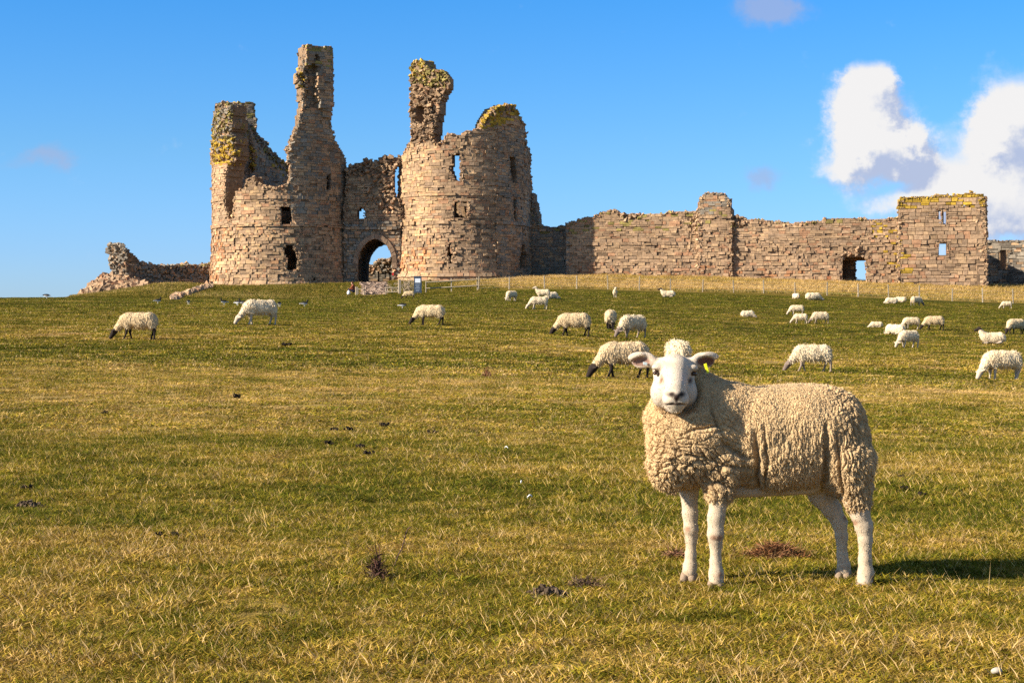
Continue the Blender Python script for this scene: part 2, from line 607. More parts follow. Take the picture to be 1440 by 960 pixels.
        n1 = (nu + 1) * (nz + 1)
        idx = np.arange(n1).reshape(nu + 1, nz + 1)
        I, J = np.where(occ)
        fs = [np.stack([idx[I, J], idx[I + 1, J], idx[I + 1, J + 1], idx[I, J + 1]], 1),
              n1 + np.stack([idx[I, J], idx[I, J + 1], idx[I + 1, J + 1], idx[I + 1, J]], 1)]
        po = np.pad(occ, 1)
        for di, dj, (a, b_) in ((-1, 0, ((0, 0), (0, 1))), (1, 0, ((1, 1), (1, 0))), (0, -1, ((1, 0), (0, 0))), (0, 1, ((0, 1), (1, 1)))):
            e = occ & ~po[1 + di:1 + di + nu, 1 + dj:1 + dj + nz]
            I2, J2 = np.where(e)
            A = idx[I2 + a[0], J2 + a[1]]; B = idx[I2 + b_[0], J2 + b_[1]]
            fs.append(np.stack([A, B, B + n1, A + n1], 1))
        Fc = np.concatenate(fs)
        V = np.concatenate([VF.reshape(-1, 3), VB.reshape(-1, 3)])
        used = np.unique(Fc); mp = np.zeros(len(V), int); mp[used] = np.arange(len(used))
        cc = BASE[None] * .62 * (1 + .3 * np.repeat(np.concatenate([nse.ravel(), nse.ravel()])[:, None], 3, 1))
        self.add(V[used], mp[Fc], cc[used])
        # broken stones along the top and the torn edges
        e_top = occ & ~po[1:1 + nu, 2:2 + nz]
        e_sd = (occ & ~po[0:nu, 1:1 + nz]) | (occ & ~po[2:2 + nu, 1:1 + nz])
        hole = np.zeros(occ.shape, bool)
        for q in self.exc: hole |= inpoly(px, py + 2.5, q) | inpoly(px, py - 2.5, q) | inpoly(px + 2.5, py, q) | inpoly(px - 2.5, py, q)
        for e, rep in ((e_top & ~hole, 2.6 * self.ragged), (e_sd & ~hole, 4.0 * self.ragged)):
            I2, J2 = np.where(e)
            if not len(I2): continue
            k = int(len(I2) * rep)
            if k == 0: continue
            pick = rs.randint(0, len(I2), k)
            dpt = -rs.uniform(.0, self.thick, k) ** 1.0
            dpt = np.where(rs.random(k) < (.5 if e is not e_sd else .1), -rs.uniform(-.02, .5, k), dpt)
            u = uc[I2[pick]] + rs.uniform(-.5, .5, k) * c; zz = zc[J2[pick]] + rs.uniform(-.4, .45, k) * c
            Pp = self.surf(u, zz, dpt)
            qx, qy = self.pix(u, zz)
            ok_ = ~self.in_hole(qx, qy); Pp = Pp[ok_]; qx = qx[ok_]; qy = qy[ok_]; k = len(qx)
            col = np.array([stone_tint(qx[i], qy[i], rs, self.zones) for i in range(k)]).reshape(-1, 3)
            self.add(*lumps(Pp, rs.uniform(.14, .38, k), rs, col, flat=.75, align=2.6))
        # exposed rubble faces
        if self.rub:
            ri = np.zeros(occ.shape, bool)
            for q in self.rub: ri |= inpoly(px, py, q)
            I2, J2 = np.where(ri & occ)
            k = int(len(I2) * 1.6)
            if k:
                pick = rs.randint(0, len(I2), k)
                u = uc[I2[pick]] + rs.uniform(-.5, .5, k) * c; zz = zc[J2[pick]] + rs.uniform(-.5, .5, k) * c
                dd = rs.uniform(-.42, .02, k)
                qx, qy = self.pix(u, zz)
                ok_ = ~self.in_hole(qx, qy); u = u[ok_]; zz = zz[ok_]; dd = dd[ok_]; qx = qx[ok_]; qy = qy[ok_]; k = len(qx)
                col = np.array([stone_tint(qx[i], qy[i], rs, self.zones) for i in range(k)]).reshape(-1, 3)
                self.add(*lumps(self.surf(u, zz, dd), rs.uniform(.16, .50, k), rs, col, flat=.62, align=3.2))
        me = np_mesh(name, np.concatenate(self.V), np.concatenate(self.Fc), np.concatenate(self.C))
        return link_mesh(name, me, mats or M_STONE, parent)


def arc(cx, cy, r, a0, a1, n=60, ry=None):
    """plan arc seen from the camera side: angle 0 faces the camera, negative to the left"""
    ry = ry or r
    return [(cx + r * math.sin(R(a)), cy - ry * math.cos(R(a))) for a in np.linspace(a0, a1, n)]


def PX(px, d): return (px - 720) * d / F


# ---------------------------------------------------------------- the gatehouse
gate = empty('castle_gatehouse', (PX(525, 168), 168, Hs(PX(525, 168), 168)))
tag(gate, 'ruined stone castle gatehouse with two broken round towers either side of a pointed archway', 'castle')
gate.empty_display_size = 2


def child(o, parent):
    o.parent = parent
    o.matrix_parent_inverse = Matrix.Translation(-Vector(parent.location))
    return o


def batter_fn(z0, z1, k1, zp, k2):
    return lambda z: np.where(z < z0, k1 * np.clip((z0 - z) / (z0 - z1), 0, 1), 0.0) + np.where(z < zp, k2, 0.0)


def rowz(py, d): return (HZ - py) * d / F

# left tower
LTc = (PX(399, 172.0), 172.0)
LT_out = [(284, 425), (289, 375), (290, 350), (293, 335), (296, 320), (297, 290), (298, 260), (296, 235), (298, 210), (300, 180), (301, 160), (305, 149), (312, 145), (321, 146),
          (325, 152), (322, 166), (327, 176), (321, 186), (330, 196), (326, 206), (332, 214), (327, 224), (321, 232), (317, 244), (316, 268), (315, 286), (319, 300), (322, 312),
          (326, 308), (329, 290), (330, 274), (333, 268), (342, 265), (347, 256), (348, 251), (358, 250), (360, 258), (368, 260), (377, 261), (384, 264), (394, 263), (400, 260),
          (405, 258), (408, 250), (408, 238), (406, 218), (403, 207), (407, 203), (411, 198), (411, 191), (416, 184), (420, 176), (423, 160), (427, 150),
          (426, 138), (424, 124), (419, 112), (416, 104), (424, 101), (426, 95), (429, 89), (429, 64), (433, 62), (437, 65), (450, 67), (452, 70), (454, 66), (463, 66),
          (464, 85), (465, 140), (465, 170), (468, 186), (471, 196), (479, 210), (485, 219), (487, 230), (488, 250), (491, 264), (497, 272), (503, 281),
          (506, 290), (508, 330), (508, 425)]
LT_holes = [[(394, 291), (410, 290), (410, 315), (395, 315)],
            [(399, 349), (403, 344), (412, 343), (413, 350), (418, 356), (418.5, 372), (417, 379.5), (404, 379.5), (404, 364), (399, 356)],
            [(460, 246), (465, 246), (465, 267), (460, 267)],
            [(479.5, 294), (483.5, 292), (484, 310), (479, 310)],
            [(440, 390), (444, 390), (444, 395), (440, 395)]]
lt_zones = [([(290, 140), (335, 140), (335, 215), (290, 215)], 'grey', .6), ([(290, 195), (335, 195), (330, 232), (290, 232)], 'lichen', .6),
            ([(290, 140), (330, 140), (330, 200), (290, 200)], 'lichen_dull', .4),
            ([(415, 55), (470, 55), (470, 95), (415, 95)], 'lichen_dull', .4), ([(410, 90), (430, 90), (430, 125), (410, 125)], 'lichen', .45),
            ([(286, 330), (322, 320), (318, 400), (286, 410)], 'red', .35), ([(300, 320), (420, 320), (420, 400), (300, 405)], 'pale', .3),
            ([(320, 250), (390, 250), (390, 340), (320, 340)], 'pale', .25), ([(405, 60), (500, 60), (500, 300), (405, 300)], 'grey', .35)]
zb = rowz(318, 165)
w = Wall(arc(LTc[0], LTc[1], 7.15, -138, 100, 100), (1.2, rowz(60, 165)), [LT_out], LT_holes,
         rubble=[[(296, 232), (300, 180), (301, 160), (305, 149), (312, 145), (321, 146), (325, 152), (322, 166), (327, 176), (321, 186), (330, 196), (332, 214), (327, 224), (312, 226)],
                 [(418, 100), (430, 98), (434, 112), (432, 132), (424, 130)]],
         bumps=[([(430, 96), (444, 90), (445, 152), (428, 152)], -.35), ([(444, 76), (466, 76), (466, 152), (446, 152)], .55), ([(428, 60), (466, 60), (466, 76), (440, 76), (436, 92), (428, 95)], .5),
                ([(449, 152), (466, 152), (466, 158), (449, 158)], .32), ([(455, 158), (466, 158), (466, 167), (455, 167)], .2)],
         thick=2.1, batter=batter_fn(zb, 3.5, .28, 3.9, .12), zones=lt_zones, seed=11, erode=[[(296, 322), (360, 316), (470, 318), (500, 395), (296, 404)], [(360, 258), (480, 262), (480, 290), (380, 285)]], bands=[(zb, zb + .3, .12), (rowz(281, 165), rowz(281, 165) + .3, .08), (rowz(240, 165), rowz(240, 165) + .25, .05)])
child(w.build('round_tower'), gate)

w = Wall(arc(LTc[0], LTc[1], 4.7, -66, -150, 40), (6, rowz(140, 172)), [[(298, 262), (300, 150), (312, 146), (324, 150), (334, 158), (344, 168), (352, 180), (352, 270), (298, 270)]],
         rubble=[[(300, 145), (324, 148), (336, 158), (350, 176), (346, 186), (332, 170), (322, 162), (318, 200), (300, 200)]],
         zones=[([(300, 140), (360, 140), (360, 200), (300, 200)], 'lichen_dull', .35), ([(300, 140), (360, 140), (360, 270), (300, 270)], 'grey', .5), ([(305, 205), (335, 205), (330, 235), (305, 235)], 'lichen', .5)], thick=.3, seed=16)
child(w.build('inner_wall'), gate)

# inside of the left tower: the far walls standing in shade behind the broken front
inner = [(300, 330), (300, 152), (312, 146), (324, 150), (334, 160), (346, 169), (358, 178), (362, 190), (372, 197), (380, 208), (390, 220), (400, 228), (410, 238), (410, 330)]
w = Wall([(PX(318, 172.5), 172.5), (PX(345, 176.5), 176.5), (PX(375, 181), 181.0), (PX(412, 186), 186.0)], (1.5, rowz(140, 186)), [inner],
         [[(350, 183), (353, 183), (353, 187), (350, 187)], [(336, 184), (341, 184), (341, 186), (336, 186)]],
         rubble=[[(322, 144), (334, 150), (348, 166), (360, 176), (376, 196), (392, 218), (412, 234), (412, 248), (396, 238), (380, 222), (366, 205), (356, 190), (340, 183), (325, 178)],
                 [(300, 140), (318, 140), (318, 160), (300, 160)]],
         zones=[([(345, 170), (412, 225), (412, 250), (350, 200)], 'lichen_dull', .5), ([(380, 215), (412, 230), (412, 255), (380, 235)], 'lichen', .4),
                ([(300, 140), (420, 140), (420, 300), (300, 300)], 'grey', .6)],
         thick=1.3, seed=12)
child(w.build('inner_wall'), gate)
w = Wall([(PX(328, 174.6), 174.9), (PX(358, 174.6), 174.6)], (10, rowz(180, 174)), [[(331, 182), (344, 180), (353, 186), (354, 206), (357, 212), (357, 240), (351, 243), (346, 236), (336, 228), (345, 224), (350, 214), (341, 211), (332, 202)]],
         [[(336, 184), (341, 184), (341, 186), (336, 186)], [(346, 185), (350, 185), (350, 189), (346, 189)]], rubble=[[(348, 205), (358, 208), (358, 245), (335, 232)]],
         zones=[([(330, 180), (360, 180), (360, 206), (330, 206)], 'grey', .5), ([(330, 205), (360, 205), (360, 245), (330, 245)], 'lichen', .5)], thick=.8, seed=15, ragged=.5, block=(.6, 1.4))
child(w.build('inner_wall'), gate)
w = Wall([(PX(326, 181), 181.0), (PX(360, 181), 181.6)], (14, rowz(140, 181)), [[(326, 230), (326, 146), (333, 144), (357, 144), (358, 158), (360, 168), (362, 171), (358, 180), (358, 230)]],
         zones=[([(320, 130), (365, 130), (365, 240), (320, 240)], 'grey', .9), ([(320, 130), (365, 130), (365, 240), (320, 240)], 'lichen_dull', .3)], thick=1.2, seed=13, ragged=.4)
child(w.build('chimney_wall'), gate)

# right tower: half round front with an angled flank on its right
RTc = (PX(650, 171.5), 171.5)
rp = arc(RTc[0], RTc[1], 6.7, -96, 31, 64)
x0, y0 = rp[-1]
flank = [arc(RTc[0], RTc[1], 6.7 - .28 * math.sin(math.pi * t) ** .7, 31 + 61 * t, 31 + 61 * t, 1)[0] for t in np.linspace(.04, 1, 24)]
flank = [rp[-1]] + flank + [(PX(748, 174.5), 174.5), (PX(746.5, 177), 177.0)]
RT_out = [(550, 425), (552, 385), (555, 360), (556, 330), (558, 290), (560, 262), (561, 232), (564, 220), (571, 208), (577, 198), (579, 190), (577, 170),
          (576, 140), (575, 110), (577, 92), (582, 84), (590, 83), (596, 88), (600, 97), (605, 102), (612, 98), (620, 98), (628, 104), (633, 112), (633, 124),
          (626, 127), (622, 135), (618, 142), (617, 155), (613, 162), (613, 170), (610, 172), (609, 198), (618, 204), (623, 203), (625, 195), (629, 189),
          (637, 187), (640, 190), (650, 190), (656, 184), (668, 183), (676, 183), (677, 176), (681, 168), (686, 161), (694, 153), (705, 149), (724, 147),
          (728, 156), (731, 166), (737, 171), (740, 176), (741, 205), (745, 211), (747, 262), (750, 268), (750, 300), (753, 330), (756, 390), (756, 425)]
RT_holes = [[(635, 217), (646, 216), (647, 250), (645, 254), (641, 253), (638, 248), (634, 241), (633, 233), (637, 232)],
            [(638, 285), (644.5, 283), (645, 307), (638, 307)], [(649.5, 284), (656, 283), (656, 307), (649.5, 307)],
            [(718, 220), (725, 220), (727, 257), (721, 257), (718, 240)],
            [(722, 280), (726, 279), (726, 309), (723, 309)],
            [(630, 342), (633.5, 342), (633.5, 355), (636, 357), (635, 362), (634, 377), (630.5, 377), (631, 362), (628, 358)],
            [(734, 343), (738, 343), (739, 352), (742, 358), (741, 377), (731, 377), (730, 365), (733, 355)],
            [(565, 286), (569, 286), (569, 308), (565, 308)],
            [(582, 149), (594, 149), (594, 175), (590, 175), (586, 171), (582, 170)],
            [(586, 212), (589, 212), (589, 216), (586, 216)]]
rt_zones = [([(570, 80), (640, 80), (640, 125), (570, 118)], 'lichen_dull', .65), ([(570, 80), (640, 80), (640, 115), (570, 110)], 'lichen', .22), ([(576, 110), (620, 110), (620, 200), (576, 200)], 'dark', .45),
            ([(676, 140), (735, 140), (735, 166), (676, 182)], 'lichen', .62), ([(560, 350), (600, 345), (600, 382), (560, 382)], 'red', .45),
            ([(552, 200), (620, 200), (620, 420), (552, 420)], 'pale', .4), ([(700, 180), (760, 180), (760, 400), (700, 400)], 'grey', .45)]
zb2 = rowz(313, 165.5)
w = Wall(rp, (1.2, rowz(80, 165)), [RT_out], RT_holes,
         rubble=[[(579, 198), (577, 165), (575, 110), (577, 92), (582, 84), (590, 83), (600, 97), (612, 98), (633, 112), (633, 124), (622, 135), (612, 140), (606, 142), (608, 200)],
                 [(676, 172), (694, 153), (724, 147), (728, 156), (700, 160), (684, 176)]],
         bumps=[([(600, 130), (618, 130), (613, 172), (609, 198), (600, 198)], -.25), ([(703, 176), (741, 176), (741, 208), (703, 205)], -.3)],
         thick=2.0, batter=batter_fn(zb2, 3.5, .25, 4.6, .16), zones=rt_zones, seed=21, erode=[[(556, 312), (640, 316), (706, 312), (706, 372), (556, 384)], [(575, 204), (660, 190), (700, 190), (700, 215), (575, 235)]],
         bands=[(zb2, zb2 + .26, .15), (rowz(275, 165), rowz(275, 165) + .26, .1), (4.6, 4.85, .16), (4.0, 4.2, .3)])
child(w.build('round_tower'), gate)
w = Wall(flank, (1.2, rowz(140, 168)), [RT_out], RT_holes, rubble=[[(700, 152), (724, 147), (728, 156), (702, 160)]],
         bumps=[([(703, 176), (741, 176), (741, 208), (703, 205)], -.12)],
         thick=.9, batter=batter_fn(zb2, 3.5, .25, 4.6, .16), zones=rt_zones, seed=22,
         bands=[(zb2, zb2 + .26, .15), (rowz(275, 165), rowz(275, 165) + .26, .1), (4.6, 4.85, .16), (4.0, 4.2, .3)])
child(w.build('tower_flank'), gate)

# tower back walls, and two hidden side walls added to keep sun out
w = Wall([(RTc[0] - 5.3, 183.6), (RTc[0] - 5.3, 172.5)], (1.2, rowz(266, 176)), [[(560, 430), (560, 266), (620, 266), (620, 430)]], thick=1.0, seed=34, block=(.5, 1.0), course=(.34, .5), cell=.35, ragged=.4)  # hidden side wall added to block sun from the right tower
child(w.build('back_or_sunblock_wall'), gate)
w = Wall([(-30.4, 183.6), (-30.4, 175.6)], (1.2, rowz(262, 176)), [[(290, 430), (290, 262), (345, 262), (345, 430)]], thick=1.0, seed=33, block=(.5, 1.0), course=(.34, .5), cell=.35, ragged=.4)  # hidden side wall added to block sun from the left tower
child(w.build('back_or_sunblock_wall'), gate)
w = Wall([(PX(296, 183), 183.0), (PX(500, 183), 183.0)], (1.2, rowz(262, 183)), [[(300, 430), (301, 268), (352, 270), (420, 275), (452, 272), (454, 266), (496, 266), (497, 430)]],
         thick=1.5, seed=31, ragged=.6, block=(.5, 1.0), course=(.34, .5), cell=.35)
child(w.build('back_or_sunblock_wall'), gate)
w = Wall([(PX(556, 183), 183.0), (PX(748, 183), 183.0)], (1.2, rowz(240, 183)), [[(560, 430), (561, 275), (630, 274), (632, 262), (650, 262), (652, 222), (744, 222), (744, 430)]],
         thick=1.5, seed=32, ragged=.6, block=(.5, 1.0), course=(.34, .5), cell=.35)
child(w.build('back_or_sunblock_wall'), gate)

# unseen slabs added inside the towers to keep their windows dark
for (cx_, cy_, r_, zf) in ((LTc[0], 174.0, 6.0, rowz(277, 168)), (RTc[0], 175.0, 6.0, rowz(262, 170))):
    vv = [(cx_ + r_ * math.cos(a) * k, cy_ + min(r_ * math.sin(a), 8.5) * k * (1.0 if math.sin(a) < 0 else 1.3), zf - dz_) for dz_ in (0, .5) for k in (1.0,) for a in np.linspace(0, 2 * math.pi, 33)[:-1]]
    ff = [(i, (i + 1) % 32, 32 + (i + 1) % 32, 32 + i) for i in range(32)]
    for base_ in (0, 32):
        for i in range(1, 16): ff.append((base_ + i - 1, base_ + i, base_ + 32 - i - 1, base_ + (32 - i) % 32))
    child(link_mesh('shade_slab', np_mesh('shade_slab', np.array(vv), np.array(ff), np.repeat((BASE * .6)[None], len(vv), 0)), M_STONE), gate)

# wall over the archway and the long vaulted passage under it
ARCH = [(503, 425), (503, 378), (503.5, 364), (506, 354), (511, 346), (518, 339), (527, 335.5), (535, 338), (543, 344), (548, 352), (551, 362), (551.5, 378), (551.5, 425)]
gw = [(484, 425), (484, 300), (488, 235), (497, 231), (505, 229), (509, 230), (513, 224), (520, 225), (524, 229), (531, 226), (537, 222), (541, 219), (549, 219), (553, 223), (560, 221), (564, 221), (564, 232), (558, 233), (555, 236), (554, 240), (554.5, 278), (564, 279), (564, 425)]
w = Wall([(PX(480, 168.2), 168.2), (PX(566, 168.2), 168.2)], (2.2, rowz(215, 168)), [gw], [ARCH, [(503, 295), (508, 290), (512, 296), (511, 308), (503, 309)]],
         rubble=[[(488, 235), (509, 228), (541, 219), (564, 221), (564, 236), (554, 240), (554, 300), (548, 305), (540, 300), (530, 290), (520, 288), (514, 283), (512, 270), (520, 262), (516, 250), (500, 246), (489, 250)]],
         zones=[([(484, 215), (565, 215), (565, 270), (484, 270)], 'dark', .3), ([(484, 310), (565, 310), (565, 410), (484, 410)], 'grey', .5)], thick=2.4, seed=41, joint=.04, rough=.06,
         bands=[(rowz(321.5, 168), rowz(319.5, 168), .2)])
# corbels under the string course are bumps on the face
w.bumps += [([(x, 321), (x + 5, 321), (x + 5, 326), (x, 326)], .22) for x in (515, 527, 539, 551)]
child(w.build('gateway_wall'), gate)
big = [(480, 330), (570, 330), (570, 425), (480, 425)]


def extrude_arch(name, px_poly, d_plan, d0, d1, top_row, parent):
    """the vaulted passage: side walls and soffit swept back from the arch outline"""
    pts = [(PX(x, d_plan), rowz(y, d_plan)) for x, y in px_poly]
    nd = 26
    ds = np.linspace(d0, d1, nd)
    pts2 = []
    for i in range(len(pts) - 1):
        for t in np.linspace(0, 1, 7)[:-1]:
            pts2.append((pts[i][0] * (1 - t) + pts[i + 1][0] * t, pts[i][1] * (1 - t) + pts[i + 1][1] * t))
    pts2.append(pts[-1])
    A = np.array(pts2); n = len(A)
    V = np.array([(x, d, z) for d in ds for x, z in A])
    V = V + np.random.RandomState(5).normal(0, .02, V.shape)
    lo = np.array([(x, z) for x, z in A]); cx = lo[:, 0].mean(); cz = 5.0
    outer = np.array([(cx + (x - cx) * 1.35, d, z + (1.2 if z > 4.5 else 0)) for d in ds for x, z in A])
    VV = np.concatenate([V, outer])
    I = np.arange(nd * n).reshape(nd, n)
    q = np.stack([I[:-1, :-1], I[:-1, 1:], I[1:, 1:], I[1:, :-1]], -1).reshape(-1, 4)
    end = np.stack([I[-1, :-1], I[-1, 1:], I[-1, 1:] + nd * n, I[-1, :-1] + nd * n], -1)
    Fc = np.concatenate([q, q[:, ::-1] + nd * n, end])
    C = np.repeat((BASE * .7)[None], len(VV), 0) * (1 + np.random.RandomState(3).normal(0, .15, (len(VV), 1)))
    return child(link_mesh(name, np_mesh(name, VV, Fc, C), M_STONE), parent)


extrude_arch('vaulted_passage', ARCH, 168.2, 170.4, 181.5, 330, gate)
# moulded arch ring in front of the opening
ring = []
for k, (x, y) in enumerate(ARCH):
    ring.append((x, y))
A = np.array([(PX(x, 168.2), rowz(y, 168.2)) for x, y in ARCH[1:-1]])
cxr = A[:, 0].mean()
dn = np.array([((x - cxr), (z - 5.2)) for x, z in A]); dn = dn / np.linalg.norm(dn, axis=1)[:, None]
V = []; C = []
rsx = np.random.RandomState(9)
Fv = []
for i in range(len(A) - 1):
    for t in range(2):
        a = A[i] + (A[i + 1] - A[i]) * (t / 2 + .02); b_ = A[i] + (A[i + 1] - A[i]) * (t / 2 + .48)
        na = dn[i]; nb_ = dn[i + 1]
        k0 = len(V)
        f = 168.2 - rsx.uniform(.1, .16)
        for (p, n_, w_) in ((a, na, 0), (b_, nb_, 0), (b_, nb_, .5), (a, na, .5)):
            V.append((p[0] + n_[0] * w_, f, p[1] + n_[1] * w_))
        for (p, n_, w_) in ((a, na, 0), (b_, nb_, 0), (b_, nb_, .5), (a, na, .5)):
            V.append((p[0] + n_[0] * w_, 168.5, p[1] + n_[1] * w_))
        Fv += [tuple(k0 + q for q in r) for r in ((0, 1, 2, 3), (0, 4, 5, 1), (1, 5, 6, 2), (2, 6, 7, 3), (3, 7, 4, 0))]
        c = BASE * np.array([.8, .8, .85]) * (1 + rsx.normal(0, .1))
        C += [c] * 8
child(link_mesh('arch_ring', np_mesh('arch_ring', np.array(V), np.array(Fv), np.array(C)), M_STONE), gate)

# ---------------------------------------------------------------- other walls
# ruined wall glimpsed through the arch
w = Wall([(PX(490, 196), 196.0), (PX(565, 196), 196.0)], (1.5, rowz(340, 196)), [[(490, 430), (490, 373), (505, 372), (524, 372), (529, 370), (530, 366), (536, 364), (546, 364), (548, 362), (556, 358), (566, 358), (566, 430)]],
         rubble=[[(505, 372), (530, 366), (556, 362), (556, 382), (505, 386)]], zones=[([(480, 350), (570, 350), (570, 400), (480, 400)], 'grey', .6)], thick=1.5, seed=51)
o = w.build('courtyard_wall'); tag(o, 'ruined rubble wall seen through the pointed archway of the gatehouse', 'wall')

# long curtain wall to the right of the gatehouse
pc0 = (PX(745, 173.5), 173.5)
CW_out = [(744, 425), (746, 300), (749, 270), (752, 285), (754, 296), (757, 303), (758, 314), (764, 319), (785, 319), (796, 316), (800, 313), (810, 312), (816, 307), (830, 306), (840, 302), (848, 298), (862, 296), (869, 297), (873, 303), (890, 301), (905, 300), (940, 299), (965, 298), (982, 298),
          (982, 425)]
CW2 = [(1028, 425), (1028, 303), (1045, 305), (1050, 309), (1060, 308), (1072, 310), (1094, 311), (1100, 313), (1130, 313), (1150, 311), (1165, 308), (1185, 307), (1205, 308), (1235, 309), (1266, 307), (1266, 425)]
CW3 = [(982, 425), (982, 284), (985, 278), (990, 273), (1000, 271), (1016, 272), (1022, 277), (1027, 285), (1029, 303), (1029, 425)]
cw = empty('curtain_wall', (PX(1005, 168), 167.5, Hs(PX(1005, 168), 167.5)))
tag(cw, 'long weathered sandstone curtain wall running from the gatehouse to the square wall tower', 'wall')
wall_zones = [([(744, 290), (1270, 290), (1270, 310), (744, 330)], 'lichen_dull', .12), ([(1225, 310), (1270, 310), (1270, 390), (1225, 360)], 'lichen', .13),
              ([(744, 270), (800, 270), (800, 400), (744, 400)], 'grey', .7), ([(800, 375), (1266, 375), (1266, 400), (800, 400)], 'red', .12)]  # grey beside the gatehouse paints the tower's shadow into the stones
p1 = [(PX(796, 169.6), 169.6), (PX(985, 167.4), 167.4)]
w = Wall([(PX(738, 173.6), 173.6), (PX(800, 172.6), 172.6)], (2.0, rowz(262, 172)), [CW_out], thick=1.8, zones=wall_zones, seed=61)
child(w.build('wall_face'), cw)
erode = [[(905, 378), (980, 372), (980, 388), (905, 389)], [(962, 310), (983, 300), (983, 345), (970, 338)]]
w = Wall(p1, (2.0, rowz(290, 170)), [CW_out], rubble=[[(872, 303), (905, 300), (905, 306), (875, 310)], [(968, 306), (983, 302), (983, 330), (972, 325)]], erode=[[(800, 372), (983, 366), (983, 392), (800, 392)], [(950, 305), (983, 300), (983, 368), (960, 350)]],
         thick=2.0, zones=wall_zones, seed=62, bands=[(rowz(346.5, 170), rowz(343.5, 170), .09)])
child(w.build('wall_face'), cw)
w = Wall([(PX(981, 167.05), 167.05), (PX(1029.5, 166.35), 166.35)], (2.0, rowz(268, 168)), [CW3], thick=2.6, zones=wall_zones + [([(980, 270), (1030, 270), (1030, 300), (980, 300)], 'grey', .3)], seed=63,
         erode=[[(982, 324), (1030, 328), (1030, 392), (982, 392)]],
         bands=[(rowz(309, 168), rowz(307, 168), .12), (rowz(317, 168), rowz(314, 168), .1), (rowz(324, 168), rowz(321, 168), .06)], ragged=.7)
child(w.build('turret'), cw)
door = [(1184, 366), (1192, 361), (1216, 362), (1217, 366), (1217, 425), (1183, 425)]
w = Wall([(PX(1028, 166.7), 166.7), (PX(1268, 163.6), 163.6)], (2.0, rowz(298, 166)), [CW2], [door],
         erode=[[(1029, 325), (1060, 335), (1110, 345), (1150, 345), (1183, 352), (1183, 396), (1029, 392)], [(1205, 335), (1232, 318), (1266, 325), (1266, 399), (1217, 396), (1217, 355)]],
         rubble=[[(1029, 303), (1048, 308), (1052, 318), (1029, 324)], [(1185, 352), (1200, 346), (1216, 352), (1216, 362), (1185, 364)]],
         thick=3.2, zones=wall_zones, seed=64)
child(w.build('wall_face'), cw)
# inner leaf closing the left half of the doorway, stones darkened for the shade inside
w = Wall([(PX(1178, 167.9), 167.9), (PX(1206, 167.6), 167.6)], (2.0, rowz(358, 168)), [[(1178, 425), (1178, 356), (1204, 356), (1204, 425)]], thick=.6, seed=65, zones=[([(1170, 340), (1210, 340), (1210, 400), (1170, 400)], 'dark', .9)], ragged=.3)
child(w.build('door_jamb'), cw)
w = Wall([(PX(1178, 166.9), 166.9), (PX(1222, 166.4), 166.4)], (rowz(367, 168), rowz(358, 168)), [[(1178, 368), (1178, 356), (1222, 356), (1222, 367)]], thick=.8, seed=66, ragged=.2)
child(w.build('lintel'), cw)

# square wall tower on the right
ST = [(1264, 425), (1264, 300), (1263, 284), (1266, 279), (1285, 276), (1300, 276), (1320, 275), (1340, 275), (1355, 272), (1368, 271), (1381, 273), (1383, 278), (1386, 284), (1388, 350), (1390, 425)]
st_h = [[(1319, 297), (1321, 294), (1323.5, 297), (1323.5, 315), (1319, 315)], [(1326, 297), (1328.5, 294), (1330.5, 297), (1330.5, 315), (1326, 315)],
        [(1320.5, 344), (1323, 340.5), (1326, 342.5), (1329, 340.5), (1331.5, 344), (1331.5, 360), (1320.5, 360)], [(1289, 285), (1294, 285), (1294, 289), (1289, 289)], [(1355, 285), (1359, 285), (1359, 290), (1355, 290)]]
sq = empty('wall_tower', (PX(1326, 163), 163.0, Hs(PX(1326, 163), 163.0)))
tag(sq, 'square ruined wall tower with twin lancet windows and orange lichen along its top', 'tower')
w = Wall([(PX(1263, 162.3), 162.3), (PX(1388.5, 160.4), 160.4)], (1.2, rowz(268, 163)), [ST], st_h,
         zones=[([(1260, 270), (1390, 268), (1390, 291), (1300, 289), (1260, 296)], 'lichen', .6), ([(1260, 268), (1390, 266), (1390, 283), (1260, 285)], 'lichen', .4),
                ([(1260, 330), (1280, 330), (1280, 400), (1260, 400)], 'lichen', .15)],
         thick=1.1, seed=71, course=(.28, .44), block=(.4, .9), ragged=.7, rough=.03, joint=.04)
child(w.build('front_wall'), sq)
w = Wall([(PX(1388.5, 160.4) + .02, 160.5), (PX(1388.5, 160.4) + .9, 167.5)], (1.2, rowz(276, 163)), [[(1380, 425), (1380, 277), (1400, 277), (1400, 425)]], thick=1.0, seed=72)
child(w.build('side_wall'), sq)
w = Wall([(PX(1263, 162.3) + 1.6, 168.3), (PX(1263, 162.3) + 1.1, 163.2)], (1.2, rowz(282, 163)), [[(1240, 425), (1240, 283), (1300, 283), (1300, 425)]], thick=1.0, seed=73)
child(w.build('side_wall'), sq)
